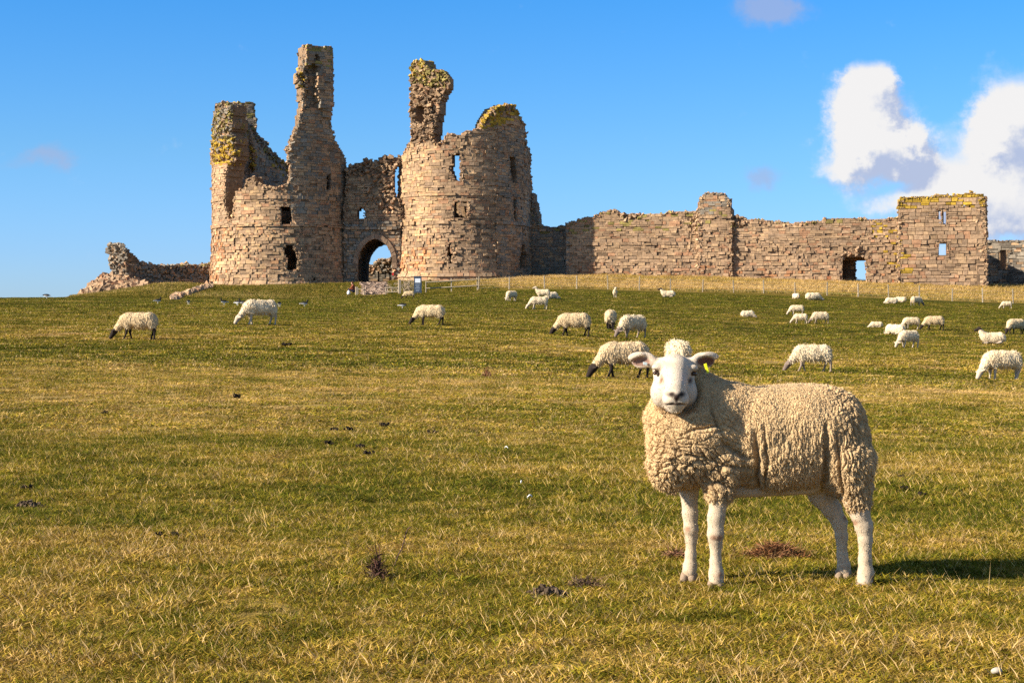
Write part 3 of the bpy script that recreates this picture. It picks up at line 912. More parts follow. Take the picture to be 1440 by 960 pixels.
# mullion of the lower window
# wall beyond the tower, its shade painted in with dark stones
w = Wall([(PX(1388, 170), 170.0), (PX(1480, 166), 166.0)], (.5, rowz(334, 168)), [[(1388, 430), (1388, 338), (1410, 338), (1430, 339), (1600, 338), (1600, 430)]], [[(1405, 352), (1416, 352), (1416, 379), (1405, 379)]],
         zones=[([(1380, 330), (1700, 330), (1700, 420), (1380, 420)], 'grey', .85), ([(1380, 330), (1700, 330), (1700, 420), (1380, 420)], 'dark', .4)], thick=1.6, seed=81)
o = w.build('courtyard_wall'); tag(o, 'low shaded grey wall with a dark window opening, beyond the square wall tower', 'wall')
w = Wall([(PX(1395, 174), 174.0), (PX(1430, 174), 174.0)], (.5, rowz(344, 174)), [[(1395, 430), (1395, 346), (1430, 346), (1430, 430)]], thick=1.0, seed=82, cell=.4, ragged=.3)
o = w.build('window_back_wall', o)

# fallen wall and stump left of the gatehouse
rw = empty('ruined_wall', (PX(200, 167), 167.0, Hs(PX(200, 167), 167.0)))
tag(rw, 'collapsed rubble wall with a leaning stump of masonry at its far left end', 'ruin')
stump = [(152, 400), (156, 385), (153, 365), (151, 348), (153, 344), (162, 343), (170, 345), (176, 350), (184, 356), (191, 361), (197, 369), (196, 376), (200, 400)]
w = Wall([(PX(148, 166.5), 167.3), (PX(178, 166), 166.0), (PX(202, 168), 168.5)], (2.5, rowz(338, 167)), [stump], rubble=[[(148, 340), (178, 344), (180, 400), (148, 400)]],
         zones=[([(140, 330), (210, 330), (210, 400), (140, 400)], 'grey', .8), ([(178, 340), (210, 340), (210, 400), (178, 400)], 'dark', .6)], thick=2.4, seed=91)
child(w.build('stump'), rw)
low = [(186, 430), (186, 378), (190, 375), (196, 372), (202, 369), (208, 372), (220, 373), (240, 373), (252, 374), (262, 371), (270, 373), (282, 374), (292, 371), (300, 371), (300, 430)]
w = Wall([(PX(188, 167), 167.2), (PX(230, 168.5), 168.5), (PX(300, 171), 171.0)], (2.5, rowz(366, 168)), [low], rubble=[[(190, 370), (300, 370), (300, 392), (190, 395)]],
         zones=[([(180, 360), (300, 360), (300, 400), (180, 400)], 'grey', .55), ([(255, 365), (300, 365), (300, 378), (255, 378)], 'lichen_dull', .4)], thick=1.8, seed=92)
child(w.build('low_wall'), rw)
# spill of fallen stones, one heap
rs = np.random.RandomState(93)
Vt = []; Ft = []; Ct = []; nvt = 0
K = 1100
t = rs.random(K)
pxs = 116 + 88 * t + rs.normal(0, 1.5, K)
dd = rs.uniform(163.0, 167.5, K)
xs = (pxs - 720) * dd / F
g = H(xs, dd)
top = np.interp(pxs, [112, 120, 135, 145, 160, 185, 205], [.0, .3, 1.1, 1.7, 1.5, .8, .1]) * np.clip((dd - 162.6) / 3.2, 0.05, 1)
zs = g + rs.random(K) ** .7 * top
sz = rs.uniform(.25, .75, K)
colr = np.array([stone_tint(0, 0, rs, []) * .95 for _ in range(K)])
V, Fq, Cq = lumps(np.stack([xs, dd, zs], 1), sz, rs, colr)
ob = link_mesh('fallen_stone', np_mesh('fallen_stone', V, Fq, Cq), M_STONE)
tag(ob, 'heap of fallen grey stones below the leaning stump', 'rubble', kind='stuff')
# line of half buried stones on the grassy bank
K = 150
t = rs.random(K)
px_ = 243 + 54 * t + rs.normal(0, .6, K); py_ = np.interp(px_, [243, 262, 280, 297], [421, 415, 409, 404]) + rs.normal(0, .8, K)
pts = []
for a, b_ in zip(px_, py_):
    d_ = ground_hit(a, b_, 120, 175); x_ = (a - 720) * d_ / F
    pts.append((x_, d_, Hs(x_, d_) + .08))
V, Fq, Cq = lumps(np.array(pts), rs.uniform(.2, .6, K), rs, np.array([stone_tint(0, 0, rs, []) for _ in range(K)]))
ob = link_mesh('buried_stone', np_mesh('buried_stone', V, Fq, Cq), M_STONE)
tag(ob, 'line of half buried stones crossing the green bank beside the left tower', 'rubble', kind='stuff')
# ---------------------------------------------------------------- ground sheet
def ground_material():
    m = bpy.data.materials.new('pasture'); m.use_nodes = True
    t = m.node_tree; t.nodes.clear(); b = NB(t)
    tcn = b.n('ShaderNodeTexCoord').outputs['Object']
    at = b.n('ShaderNodeAttribute', attribute_name='dry').outputs['Fac']
    path = b.n('ShaderNodeAttribute', attribute_name='bare').outputs['Fac']
    n0 = b.noise(b.mapping(tcn, scale=(.05, .16, 1)), 1.0, 3, .55)
    n1 = b.noise(tcn, .35, 4, .6)
    n2 = b.noise(b.mapping(tcn, scale=(1, 1.2, 1)), 2.2, 5, .62)
    n3 = b.noise(tcn, 22.0, 4, .7)
    n4 = b.noise(b.mapping(tcn, scale=(.6, 1.5, 1)), 7.0, 4, .7)
    f = b.m('ADD', b.m('MULTIPLY', n0, .45), b.m('MULTIPLY', n1, .35))
    f = b.m('ADD', f, b.m('MULTIPLY', n2, .35))
    f = b.m('ADD', f, b.m('MULTIPLY', b.m('SUBTRACT', at, .5), .75))
    f = b.m('ADD', f, b.m('MULTIPLY', b.m('SUBTRACT', n4, .5), .25))
    rp_ = b.n('ShaderNodeValToRGB'); t.links.new(f, rp_.inputs[0])
    cr = rp_.color_ramp
    stops = [(.38, (.062, .060, .006)), (.50, (.120, .095, .010)), (.62, (.20, .135, .024)), (.78, (.38, .26, .085))]
    for i, (p, c) in enumerate(stops):
        e = cr.elements[i] if i < 2 else cr.elements.new(p)
        e.position = p; e.color = (*c, 1)
    c = b.mix(1.0, rp_.outputs[0], b.mix(b.rng(n3, .3, .7), (.40, .40, .40, 1), (1.45, 1.45, 1.4, 1)), 'MULTIPLY')
    c = b.mix(path, c, b.mix(n3, (.16, .10, .065, 1), (.42, .30, .22, 1)))
    p = b.n('ShaderNodeBsdfPrincipled'); p.inputs['Roughness'].default_value = 1.0
    p.inputs['Specular IOR Level'].default_value = .05
    t.links.new(c, p.inputs['Base Color'])
    bp = b.n('ShaderNodeBump'); bp.inputs['Strength'].default_value = .9; bp.inputs['Distance'].default_value = .06
    t.links.new(b.m('ADD', b.m('MULTIPLY', n3, .5), n4), bp.inputs['Height'])
    t.links.new(bp.outputs[0], p.inputs['Normal'])
    o = b.n('ShaderNodeOutputMaterial'); t.links.new(p.outputs[0], o.inputs[0])
    return m


def dry_at(X, D):
    """how straw coloured the sward is: 0 lush, 1 straw"""
    X = np.asarray(X, float); D = np.asarray(D, float)
    px = 720 + F * X / np.maximum(D, 1)
    P = np.stack([X.ravel(), D.ravel()], 1)
    v = .53 + vnoise(P * np.array([.25, .6]), 1.0, 21, 3).reshape(X.shape) * .22
    # dry straw belts that cross the whole pasture
    v += .16 * np.exp(-((D - 6.9) / .9) ** 2) * np.clip(1.1 - (px - 300) / 1400, 0, 1)
    v += .12 * np.exp(-((D - 4.5) / .7) ** 2)
    v += .20 * np.exp(-((D - 27) / 5.5) ** 2) - .06 * np.exp(-((D - 38) / 6) ** 2)
    v += .12 * np.exp(-((D - 47) / 5) ** 2)
    v -= .05 * np.exp(-((D - 9) / 1.6) ** 2)
    v = v - .10 * np.clip((D - 55) / 20, 0, 1) - .08 * np.clip((D - 90) / 20, 0, 1)
    # tall pale grass of the bank between the fence and the curtain wall
    bank = np.clip((D - 139) / 2.0, 0, 1) * np.clip((px - 690) / 90, 0, 1)
    v = v * (1 - bank) + .92 * bank
    lb = np.clip((D - 145) / 4, 0, 1) * np.clip((295 - px) / 40, 0, 1)
    v = v * (1 - lb) + (.55 + .2 * vnoise(P, .3, 4, 2).reshape(X.shape)) * lb
    return np.clip(v, 0, 1)


dl = np.concatenate([-np.exp(np.linspace(math.log(3000), math.log(1.0), 30)), np.linspace(0, 1.5, 4), np.exp(np.linspace(math.log(1.8), math.log(130), 420)),
                     np.linspace(131, 200, 170), np.exp(np.linspace(math.log(203), math.log(9000), 60))])
al = np.concatenate([np.linspace(-6, -.75, 16), np.linspace(-.72, .72, 240), np.linspace(.75, 6, 16)])
DD, AA = np.meshgrid(dl, al, indexing='ij')
XX = AA * np.maximum(np.abs(DD), 6.0)
ZZ = H(XX, DD)
# lower things so that the fine tufts hide the sheet's own facets
idx = np.arange(DD.size).reshape(DD.shape)
Fq = np.stack([idx[:-1, :-1], idx[:-1, 1:], idx[1:, 1:], idx[1:, :-1]], -1).reshape(-1, 4)
pxg = 720 + F * XX / np.maximum(DD, 1)
pathx = np.interp(DD, [138, 150, 162, 176], [527, 527, 527, 527]); pw = np.interp(DD, [138, 150, 163, 176], [21, 20, 17, 22])
bare = ((np.abs(pxg - pathx) < pw) & (DD > 141) & (DD < 186)).astype(float)
me = np_mesh('ground', np.stack([XX.ravel(), DD.ravel(), ZZ.ravel()], 1), Fq, smooth=True, attrs={'dry': dry_at(XX, DD).ravel(), 'bare': bare.ravel()})
M_GROUND = ground_material()
ground = link_mesh('ground', me, M_GROUND)
tag(ground, 'sheep pasture rising gently to the castle', kind='structure')
# ---------------------------------------------------------------- sheep: surfaces grown from blended forms
class Field:
    def __init__(self, lo, hi, h):
        self.lo = np.array(lo, float); self.h = h
        n = np.ceil((np.array(hi, float) - self.lo) / h).astype(int) + 1
        self.n = n
        self.f = np.full(n, 1e3, np.float32)

    def _sub(self, lo, hi, pad):
        a = np.clip(((np.array(lo) - pad - self.lo) / self.h).astype(int), 0, self.n - 1)
        b = np.clip(((np.array(hi) + pad - self.lo) / self.h).astype(int) + 2, 1, self.n)
        sl = tuple(slice(a[i], b[i]) for i in range(3))
        ax = [(self.lo[i] + self.h * np.arange(a[i], b[i])).astype(np.float32) for i in range(3)]
        return sl, ax[0][:, None, None], ax[1][None, :, None], ax[2][None, None, :]

    def _put(self, sl, d, k, sub):
        f = self.f[sl]
        if sub:
            # smooth subtraction
            h = np.clip(.5 - .5 * (f + d) / k, 0, 1)
            self.f[sl] = f * (1 - h) + (-d) * h + k * h * (1 - h)
        else:
            h = np.clip(.5 + .5 * (f - d) / k, 0, 1)
            big = f > 500
            r = f * (1 - h) + d * h - k * h * (1 - h)
            self.f[sl] = np.where(big, d, r)

    def cap(self, a, b, ra, rb=None, k=8.0, sub=False):
        rb = ra if rb is None else rb
        a = np.array(a, float); b = np.array(b, float)
        R_ = max(ra, rb)
        sl, x, y, z = self._sub(np.minimum(a, b) - R_, np.maximum(a, b) + R_, k * 1.6 + 2 * self.h)
        ab = b - a; L = max((ab ** 2).sum(), 1e-6)
        t = np.clip(((x - a[0]) * ab[0] + (y - a[1]) * ab[1] + (z - a[2]) * ab[2]) / L, 0, 1)
        d = np.sqrt((x - a[0] - ab[0] * t) ** 2 + (y - a[1] - ab[1] * t) ** 2 + (z - a[2] - ab[2] * t) ** 2) - (ra + (rb - ra) * t)
        self._put(sl, d, k, sub)

    def ell(self, c, r, k=8.0, rot=None, sub=False):
        c = np.array(c, float); r = np.array(r, float)
        m = max(r)
        sl, x, y, z = self._sub(c - m, c + m, k * 1.6 + 2 * self.h)
        X = x - c[0] + 0 * y + 0 * z; Y = y - c[1] + 0 * x + 0 * z; Z = z - c[2] + 0 * x + 0 * y
        if rot is not None:
            M = np.array(rot.transposed() if isinstance(rot, Matrix) else rot)
            X, Y, Z = (M[0, 0] * X + M[0, 1] * Y + M[0, 2] * Z, M[1, 0] * X + M[1, 1] * Y + M[1, 2] * Z, M[2, 0] * X + M[2, 1] * Y + M[2, 2] * Z)
        k0 = np.sqrt((X / r[0]) ** 2 + (Y / r[1]) ** 2 + (Z / r[2]) ** 2)
        k1 = np.sqrt((X / r[0] ** 2) ** 2 + (Y / r[1] ** 2) ** 2 + (Z / r[2] ** 2) ** 2)
        d = k0 * (k0 - 1) / np.maximum(k1, 1e-6)
        self._put(sl, d, k, sub)

    def mesh(self):
        """surface nets"""
        f = self.f; s = f < 0
        c = np.zeros(tuple(self.n - 1), np.int32)
        pos = np.zeros(tuple(self.n - 1) + (3,), np.float32)
        cnt = np.zeros(tuple(self.n - 1), np.float32)
        N = self.n - 1
        def sl(o): return tuple(slice(o[i], o[i] + N[i]) for i in range(3))
        cor = [(i, j, k) for i in (0, 1) for j in (0, 1) for k in (0, 1)]
        for p in cor:
            for ax in range(3):
                if p[ax] == 0:
                    q = list(p); q[ax] = 1
                    A = f[sl(p)]; B = f[sl(q)]
                    m = (A < 0) != (B < 0)
                    t = np.where(m, A / np.where(m, A - B, 1), 0)
                    for a2 in range(3):
                        pos[..., a2] += np.where(m, p[a2] + (t if a2 == ax else 0), 0)
                    cnt += m
        act = cnt > 0
        I = np.argwhere(act)
        vid = np.full(tuple(N), -1, np.int64); vid[act] = np.arange(len(I))
        V = self.lo + self.h * (I + pos[act] / cnt[act][:, None])
        quads = []
        for ax in range(3):
            a1, a2 = [(1, 2), (2, 0), (0, 1)][ax]
            sA = [slice(0, n) for n in self.n]; sB = list(sA)
            sA[ax] = slice(0, self.n[ax] - 1); sB[ax] = slice(1, self.n[ax])
            A = s[tuple(sA)]; B = s[tuple(sB)]
            E = np.argwhere(A != B)
            ok = (E[:, a1] > 0) & (E[:, a2] > 0) & (E[:, a1] < N[a1]) & (E[:, a2] < N[a2])
            E = E[ok]
            fl = A[tuple(E.T)]
            e1 = np.zeros(3, int); e1[a1] = 1; e2 = np.zeros(3, int); e2[a2] = 1
            q = np.stack([vid[tuple((E - e1 - e2).T)], vid[tuple((E - e2).T)], vid[tuple(E.T)], vid[tuple((E - e1).T)]], 1)
            q = np.where(fl[:, None], q, q[:, ::-1])
            quads.append(q)
        return V, np.concatenate(quads)


def vnormals(V, Q):
    n = np.zeros_like(V)
    fn = np.cross(V[Q[:, 2]] - V[Q[:, 0]], V[Q[:, 3]] - V[Q[:, 1]])
    for i in range(4): np.add.at(n, Q[:, i], fn)
    return n / np.maximum(np.linalg.norm(n, axis=1), 1e-9)[:, None]


def relax(V, Q, it=2, w=.5):
    for _ in range(it):
        S = np.zeros_like(V); c = np.zeros(len(V))
        for i in range(4):
            for j in (1, 3):
                np.add.at(S, Q[:, i], V[Q[:, (i + j) % 4]]); np.add.at(c, Q[:, i], 1)
        V = V * (1 - w) + w * S / np.maximum(c, 1)[:, None]
    return V


def refine(V, Q):
    """split every quad in four"""
    E = np.concatenate([Q[:, [0, 1]], Q[:, [1, 2]], Q[:, [2, 3]], Q[:, [3, 0]]])
    Es = np.sort(E, 1); key = Es[:, 0].astype(np.int64) * (len(V) + 1) + Es[:, 1]
    u, first, inv = np.unique(key, return_index=True, return_inverse=True)
    inv = inv.ravel()
    mid = (V[Es[first, 0]] + V[Es[first, 1]]) / 2
    cen = V[Q].mean(1)
    n = len(V); m = len(mid); k = len(Q)
    e = inv.reshape(4, k) + n
    c = np.arange(k) + n + m
    Q2 = np.concatenate([np.stack([Q[:, i], e[i], c, e[(i + 3) % 4]], 1) for i in range(4)])
    return np.concatenate([V, mid, cen]), Q2


def attr_material(name, rough=.9, spec=.1, bump=None, sss=0.0, var=.12, nscale=60, sheen=0.0):
    m = bpy.data.materials.new(name); m.use_nodes = True
    t = m.node_tree; t.nodes.clear(); b = NB(t)
    at = b.n('ShaderNodeAttribute', attribute_name='col')
    tcn = b.n('ShaderNodeTexCoord').outputs['Object']
    n = b.noise(tcn, nscale, 4, .65)
    n2 = b.noise(tcn, nscale * .12, 3, .6)
    c = b.mix(1.0, at.outputs['Color'], b.mix(n, (1 - var * 2,) * 3 + (1,), (1 + var * 2,) * 3 + (1,)), 'MULTIPLY')
    c = b.mix(1.0, c, b.mix(n2, (1 - var, 1 - var * 1.2, 1 - var * 1.6, 1), (1 + var, 1 + var, 1 + var, 1)), 'MULTIPLY')
    p = b.n('ShaderNodeBsdfPrincipled'); p.inputs['Roughness'].default_value = rough
    p.inputs['Specular IOR Level'].default_value = spec
    p.inputs['Sheen Weight'].default_value = sheen
    t.links.new(c, p.inputs['Base Color'])
    if bump:
        bp = b.n('ShaderNodeBump'); bp.inputs['Strength'].default_value = bump[0]; bp.inputs['Distance'].default_value = bump[1]
        t.links.new(n, bp.inputs['Height']); t.links.new(bp.outputs[0], p.inputs['Normal'])
    o = b.n('ShaderNodeOutputMaterial'); t.links.new(p.outputs[0], o.inputs[0])
    return m


M_FLEECE = attr_material('fleece', rough=1.0, spec=.03, bump=(.5, .004), var=.07, nscale=170, sheen=.15)
M_FUR = attr_material('short_hair', rough=.85, spec=.08, bump=(.8, .003), var=.09, nscale=260)
M_FLOCKFLEECE = attr_material('flock_fleece', rough=1.0, spec=.03, bump=(.5, .008), var=.12, nscale=30, sheen=.1)
M_FLOCKSKIN = attr_material('flock_skin', rough=.85, spec=.1, var=.08, nscale=40)


def plain(name, col, rough=.6, spec=.3, em=None):
    m = bpy.data.materials.new(name); m.use_nodes = True
    t = m.node_tree; b = NB(t)
    p = [n for n in t.nodes if n.type == 'BSDF_PRINCIPLED'][0]
    p.inputs['Roughness'].default_value = rough; p.inputs['Specular IOR Level'].default_value = spec
    tcn = b.n('ShaderNodeTexCoord').outputs['Object']
    n = b.noise(tcn, 25, 4, .6)
    c = b.mix(1.0, (*col, 1), b.mix(n, (.75, .75, .75, 1), (1.25, 1.25, 1.25, 1)), 'MULTIPLY')
    t.links.new(c, p.inputs['Base Color'])
    return m


def tufts(V, Nn, cols, rs, length, width, down=.6, spread=.4, bend=.3, flow=None):
    """small curved wool or hair tips: three vertex blades, V roots"""
    n = len(V)
    d = Nn + rs.normal(0, spread, (n, 3)) + np.array([0, 0, -down]) if flow is None else Nn * .55 + flow + rs.normal(0, spread, (n, 3))
    d /= np.linalg.norm(d, axis=1)[:, None]
    s = np.cross(d, rs.normal(size=(n, 3))); s /= np.maximum(np.linalg.norm(s, axis=1), 1e-6)[:, None]
    L = length * rs.uniform(.5, 1.3, n)[:, None]; w_ = width * rs.uniform(.6, 1.3, n)[:, None]
    mid = V + d * L * .55 + rs.normal(0, 1, (n, 3)) * L * .12
    tip = mid + (d + rs.normal(0, bend, (n, 3)) + np.array([0, 0, -bend])) * L * .5
    a = V - s * w_ * .5 - d * L * .15; b_ = V + s * w_ * .5 - d * L * .15
    c = mid + s * w_ * .42; e = mid - s * w_ * .42
    VV = np.stack([a, b_, c, e, tip], 1).reshape(-1, 3)
    I = np.arange(n)[:, None] * 5
    return VV, (I + np.array([[0, 1, 2, 3]])), (I + np.array([[3, 2, 4]])), np.repeat(cols, 5, 0)


# ------------------------------------------------ the near sheep, modelled in units of 2.5 mm
def hero_sheep():
    U = .0025
    gx = PX(1070, 6.07); gd = 6.07
    S = 6.07 / F
    def P(px, dep, py): return (px - 1070.0, dep, 822.0 - py)
    # ---- body with head and legs, short white hair
    f = Field((-200, -100, -3), (175, 110, 345), 1.35)
    # trunk inside the fleece
    f.ell(P(1095, 0, 615), (105, 55, 60), k=12)
    f.ell(P(985, 0, 612), (55, 52, 66), k=12)
    f.ell(P(1175, 0, 620), (40, 52, 62), k=12)
    # neck rises and turns towards the viewer
    f.cap(P(985, 0, 590), P(952, -14, 545), 40, 26, k=14)
    # head
    f.ell(P(945, -30, 521), (29, 27, 23), k=6)
    f.ell(P(945, -20, 512), (27, 22, 15), k=8)
    f.cap(P(944.5, -46, 516), P(942.5, -78, 541), 22, 14, k=9)
    f.ell(P(927.5, -42, 547), (16, 26, 21), k=9)
    f.ell(P(960, -40, 547), (16, 26, 21), k=9)
    f.ell(P(942.5, -80, 554), (18.5, 14, 14), k=7)
    f.cap(P(943, -45, 558), P(942.5, -76, 565), 17, 10.5, k=7)
    f.ell(P(934.5, -86, 556), (7, 6.5, 6), k=4); f.ell(P(950.5, -86, 556), (7, 6.5, 6), k=4)
    f.ell(P(942, -93, 549), (7.5, 5, 5), k=4)
    # brows and eye sockets
    f.ell(P(921, -50, 512), (8.5, 9, 5), k=5); f.ell(P(968, -49, 513), (8.5, 9, 5), k=5)
    f.ell(P(916, -56, 520.5), (5.8, 7, 4.4), k=3, sub=True); f.ell(P(973, -55, 521.5), (5.8, 7, 4.4), k=3, sub=True)
    f.ell(P(924, -63, 530), (3, 4, 6), k=3, sub=True); f.ell(P(964, -62, 531), (3, 4, 6), k=3, sub=True)
    # nostrils, the cleft between them, mouth
    f.cap(P(937.5, -98, 550.5), P(933.0, -95, 547.5), 1.9, 1.5, k=1.5, sub=True)
    f.cap(P(946.5, -98, 550.5), P(951.0, -95, 547.5), 1.9, 1.5, k=1.5, sub=True)
    f.cap(P(942, -101, 552), P(942, -98, 559), .9, .9, k=1.2, sub=True)
    f.cap(P(942, -96, 560), P(931, -87, 562), 1.2, 1.0, k=1.2, sub=True)
    f.cap(P(942, -96, 560), P(954, -87, 562), 1.2, 1.0, k=1.2, sub=True)
    # ears: leaf shapes cupped towards the viewer
    for sx, ex, ez, ang in ((-1, 902.5, 503, 14), (1, 986, 503, -8)):
        rot = Matrix.Rotation(R(-ang), 3, 'Y') @ Matrix.Rotation(R(18 * sx), 3, 'Z')
        f.ell(P(ex + sx * 10, -31 + 0, ez - 4.5 - (1.5 if sx > 0 else 1.0)), (12.5, 3.6, 6.0), k=5, rot=rot)
        f.cap(P(945 + sx * 23, -28, 508), P(945 + sx * 37, -30, 503), 8.5, 6.5, k=6)
        f.ell(P(ex, -28, ez), (16.5, 4.2, 11.0), k=5, rot=rot)
    for sx, ex, ez, ang in ((-1, 899, 505, 16), (1, 990, 505, -8)):
        rot = Matrix.Rotation(R(-ang), 3, 'Y') @ Matrix.Rotation(R(18 * sx), 3, 'Z')
        f.ell(P(ex, -34.5, ez - .2), (15, 6.0, 7.4), k=2.5, rot=rot, sub=True)
    # near front leg
    def leg(pts, k=5):
        for a, b_ in zip(pts[:-1], pts[1:]):
            f.cap(P(*a[0]), P(*b_[0]), a[1], b_[1], k=k)
    leg([((1010, -28, 650), 15.81), ((1008, -30, 690), 13.65), ((1003.5, -29, 722), 11.38), ((1002.5, -31, 744), 10.74), ((1003, -29, 757), 8.37), ((1003, -28, 783), 7.46), ((1003.5, -30, 798), 9.65), ((1003, -34, 809), 10.01)])
    leg([((975, 26, 650), 15.81), ((971.5, 24, 690), 12.74), ((973, 24, 722), 10.46), ((974, 22, 744), 9.65), ((974.5, 24, 757), 7.83), ((974, 24, 780), 7.28), ((972.5, 22, 797), 9.10), ((971, 18, 805), 9.55)])
    leg([((1186, -30, 655), 22.32), ((1194, -31, 695), 14.88), ((1203, -32, 716), 12.74), ((1208.5, -31, 733), 11.83), ((1210.5, -31, 752), 9.28), ((1210, -31, 780), 8.55), ((1211, -32, 798), 10.56), ((1209, -35, 810), 10.74)])
    leg([((1150, 32, 660), 29.76), ((1162, 34, 695), 18.60), ((1176, 34, 716), 13.20), ((1187, 34, 735), 10.56), ((1190, 34, 755), 8.19), ((1191, 34, 783), 7.28), ((1193, 32, 797), 8.64), ((1192, 29, 804), 9.10)])
    f.cap(P(1035, 0, 684), P(1140, 0, 676), 13, 16, k=12)
    V, Q = f.mesh(); V = relax(V, Q, 1, .4)
    Np = vnormals(V, Q)
    px = V[:, 0] + 1070; py = 822 - V[:, 2]; dep = V[:, 1]
    C = np.repeat(np.array([[.56, .465, .35]]), len(V), 0)
    headm = (py < 582) & (px < 1012) & (dep < -5)
    C[headm] = np.array([.58, .485, .375]) * (1 + .07 * vnoise(np.stack([px, py, dep], 1)[headm], .25, 77, 3))[:, None]
    def blot(cx, cy, rx, ry, col, s=1.0, cond=None, pw=1.0):
        nz = vnoise(np.stack([px, py, dep], 1), .22, 31, 2) * .35
        g = np.clip(1.35 - np.sqrt(((px - cx) / rx) ** 2 + ((py - cy) / ry) ** 2) + nz, 0, 1) ** pw * s
        if cond is not None: g = g * cond
        C[:] = C * (1 - g[:, None]) + np.array(col) * g[:, None]
    hd = headm.astype(float)
    blot(933, 507, 10, 5, (.62, .40, .24), .55, hd)
    blot(950, 502, 22, 4, (.74, .62, .47), .6, hd)
    blot(954, 526, 6, 8, (.60, .45, .42), .35, hd)
    blot(917.5, 519.5, 4.8, 3.0, (.06, .035, .03), 1, hd * (dep < -38))
    blot(971.5, 520.5, 4.8, 3.0, (.06, .035, .03), 1, hd * (dep < -38))
    blot(925, 529.5, 2.8, 5.0, (.22, .12, .07), .9, hd * (dep < -45))
    blot(964.5, 530.5, 3.6, 5.0, (.07, .04, .035), .95, hd * (dep < -45))
    blot(935.5, 547.5, 6.4, 4.0, (.035, .025, .022), 1, hd * (dep < -82)); blot(949, 547.5, 6.4, 4.0, (.035, .025, .022), 1, hd * (dep < -82)); blot(942.2, 550.5, 6.5, 4.0, (.04, .03, .025), 1, hd * (dep < -85))
    blot(942.2, 552, 3.2, 4, (.06, .04, .035), 1, hd * (dep < -88))
    blot(942.2, 556, 1.8, 4.5, (.05, .03, .025), 1, hd * (dep < -85))
    blot(942, 561, 15, 1.8, (.07, .04, .03), 1, hd * (dep < -78))
    blot(942, 566, 9, 3.5, (.70, .60, .42), .5, hd * (dep < -70))
    # ear linings
    for (ex, ey, sx) in ((899, 505, 15), (989, 505, 15)):
        g = ((np.abs(px - ex) < sx) & (np.abs(py - ey) < 9) & (Np[:, 1] < .2) & (dep < -24))
        rr = np.sqrt(((px - ex) / 15) ** 2 + ((py - ey) / 7.2) ** 2)
        ww = np.clip((1.02 - rr) * 3.5, 0, 1) * g
        dk = np.array([.20, .09, .06]) if ex > 940 else np.array([.27, .16, .12])
        C[:] = C * (1 - ww[:, None]) + dk * ww[:, None]
    # legs: muddy knees, brownish shading of the hair, dark hooves
    legm = (py > 690)
    nzl = vnoise(np.stack([px, py, dep], 1), .12, 33, 3)
    C[legm] *= (1 - np.clip(nzl[legm], 0, 1) * .35)[:, None] * np.array([1, .96, .9])
    for cx, cy in ((999, 748), (1007, 748), (968, 742), (1008, 800), (1194, 728)):
        blot(cx, cy, 4.5, 4.5, (.33, .17, .10), .8, legm)
    blot(1220, 803, 4, 4, (.08, .05, .04), .9, legm)
    dl_ = (np.clip((py - 735) / 80, 0, 1) * np.clip(.45 + nzl, 0, 1))[:, None] * .5
    C[:] = C * (1 - dl_) + C * np.array([.62, .52, .40]) * dl_
    C[(py > 812)] *= np.array([.62, .5, .4])
    root = empty('sheep', (gx, gd, Hs(gx, gd) - .012))
    tag(root, 'big white faced sheep with a yellow ear tag standing side on, staring ahead', 'sheep')
    def scale(Vv): return Vv * S
    # hooves are separate parts
    me = np_mesh('body', scale(V), Q, C, smooth=True)
    body = link_mesh('body', me, M_FUR, root)
    # ---- short hair on head and legs so that the outline is soft
    rs = np.random.RandomState(4)
    vis = (((py > 692) & (py < 812)) | (headm & (py < 572) & (rs.random(len(V)) < .7))) & (rs.random(len(V)) < .10)
    eyez = ((np.abs(px - 917.5) < 6) | (np.abs(px - 971.5) < 6)) & (np.abs(py - 520) < 4.5)
    vis &= ~eyez & ~((dep < -88) & (py > 544) & (py < 562))
    Vh, f4, f3, Ch = tufts(V[vis], Np[vis], C[vis] * rs.uniform(.85, 1.12, (vis.sum(), 1)), rs, 1.7, .6, flow=np.array([0, .25, -.6]), spread=.25, bend=.1)
    hair = link_mesh('hair', np_mesh('hair', scale(Vh), [f4, f3], Ch), M_FUR, root)
    # ---- hooves
    for (hx, hdp, hy) in ((1003, -36, 818), (971, 17, 814), (1209, -37, 819), (1192, 28, 812)):
        g = Field((hx - 1070 - 18, hdp - 20, 822 - hy - 8), (hx - 1070 + 18, hdp + 16, 822 - hy + 16), 1.0)
        for s_ in (-1, 1):
            g.cap((hx - 1070 + s_ * 5.2, hdp + 3, 822 - hy + 6), (hx - 1070 + s_ * 5.6 - 3, hdp - 7, 822 - hy + 1), 6.6, 5.6, k=1.0)
        Vg, Qg = g.mesh()
        Vg[:, 2] = np.maximum(Vg[:, 2], 822 - hy - 1.5)
        cg = np.array([[.30, .22, .15]]) * (1 + .3 * vnoise(Vg, .4, 5, 2))[:, None]
        link_mesh('hoof', np_mesh('hoof', scale(Vg), Qg, cg, smooth=True), M_FUR, root)
    # ---- eyes
    meye = plain('eye', (.035, .016, .008), .08, .8)
    for (ex, ed, ey) in ((918.3, -51.0, 520.0), (970.8, -50.0, 521.0)):
        g = Field((ex - 1070 - 7, ed - 7, 822 - ey - 7), (ex - 1070 + 7, ed + 7, 822 - ey + 7), .6)
        g.ell((ex - 1070, ed, 822 - ey), (4.4, 4.4, 3.1), k=1)
        Vg, Qg = g.mesh()
        link_mesh('eye', np_mesh('eye', scale(Vg), Qg, smooth=True), meye, root)
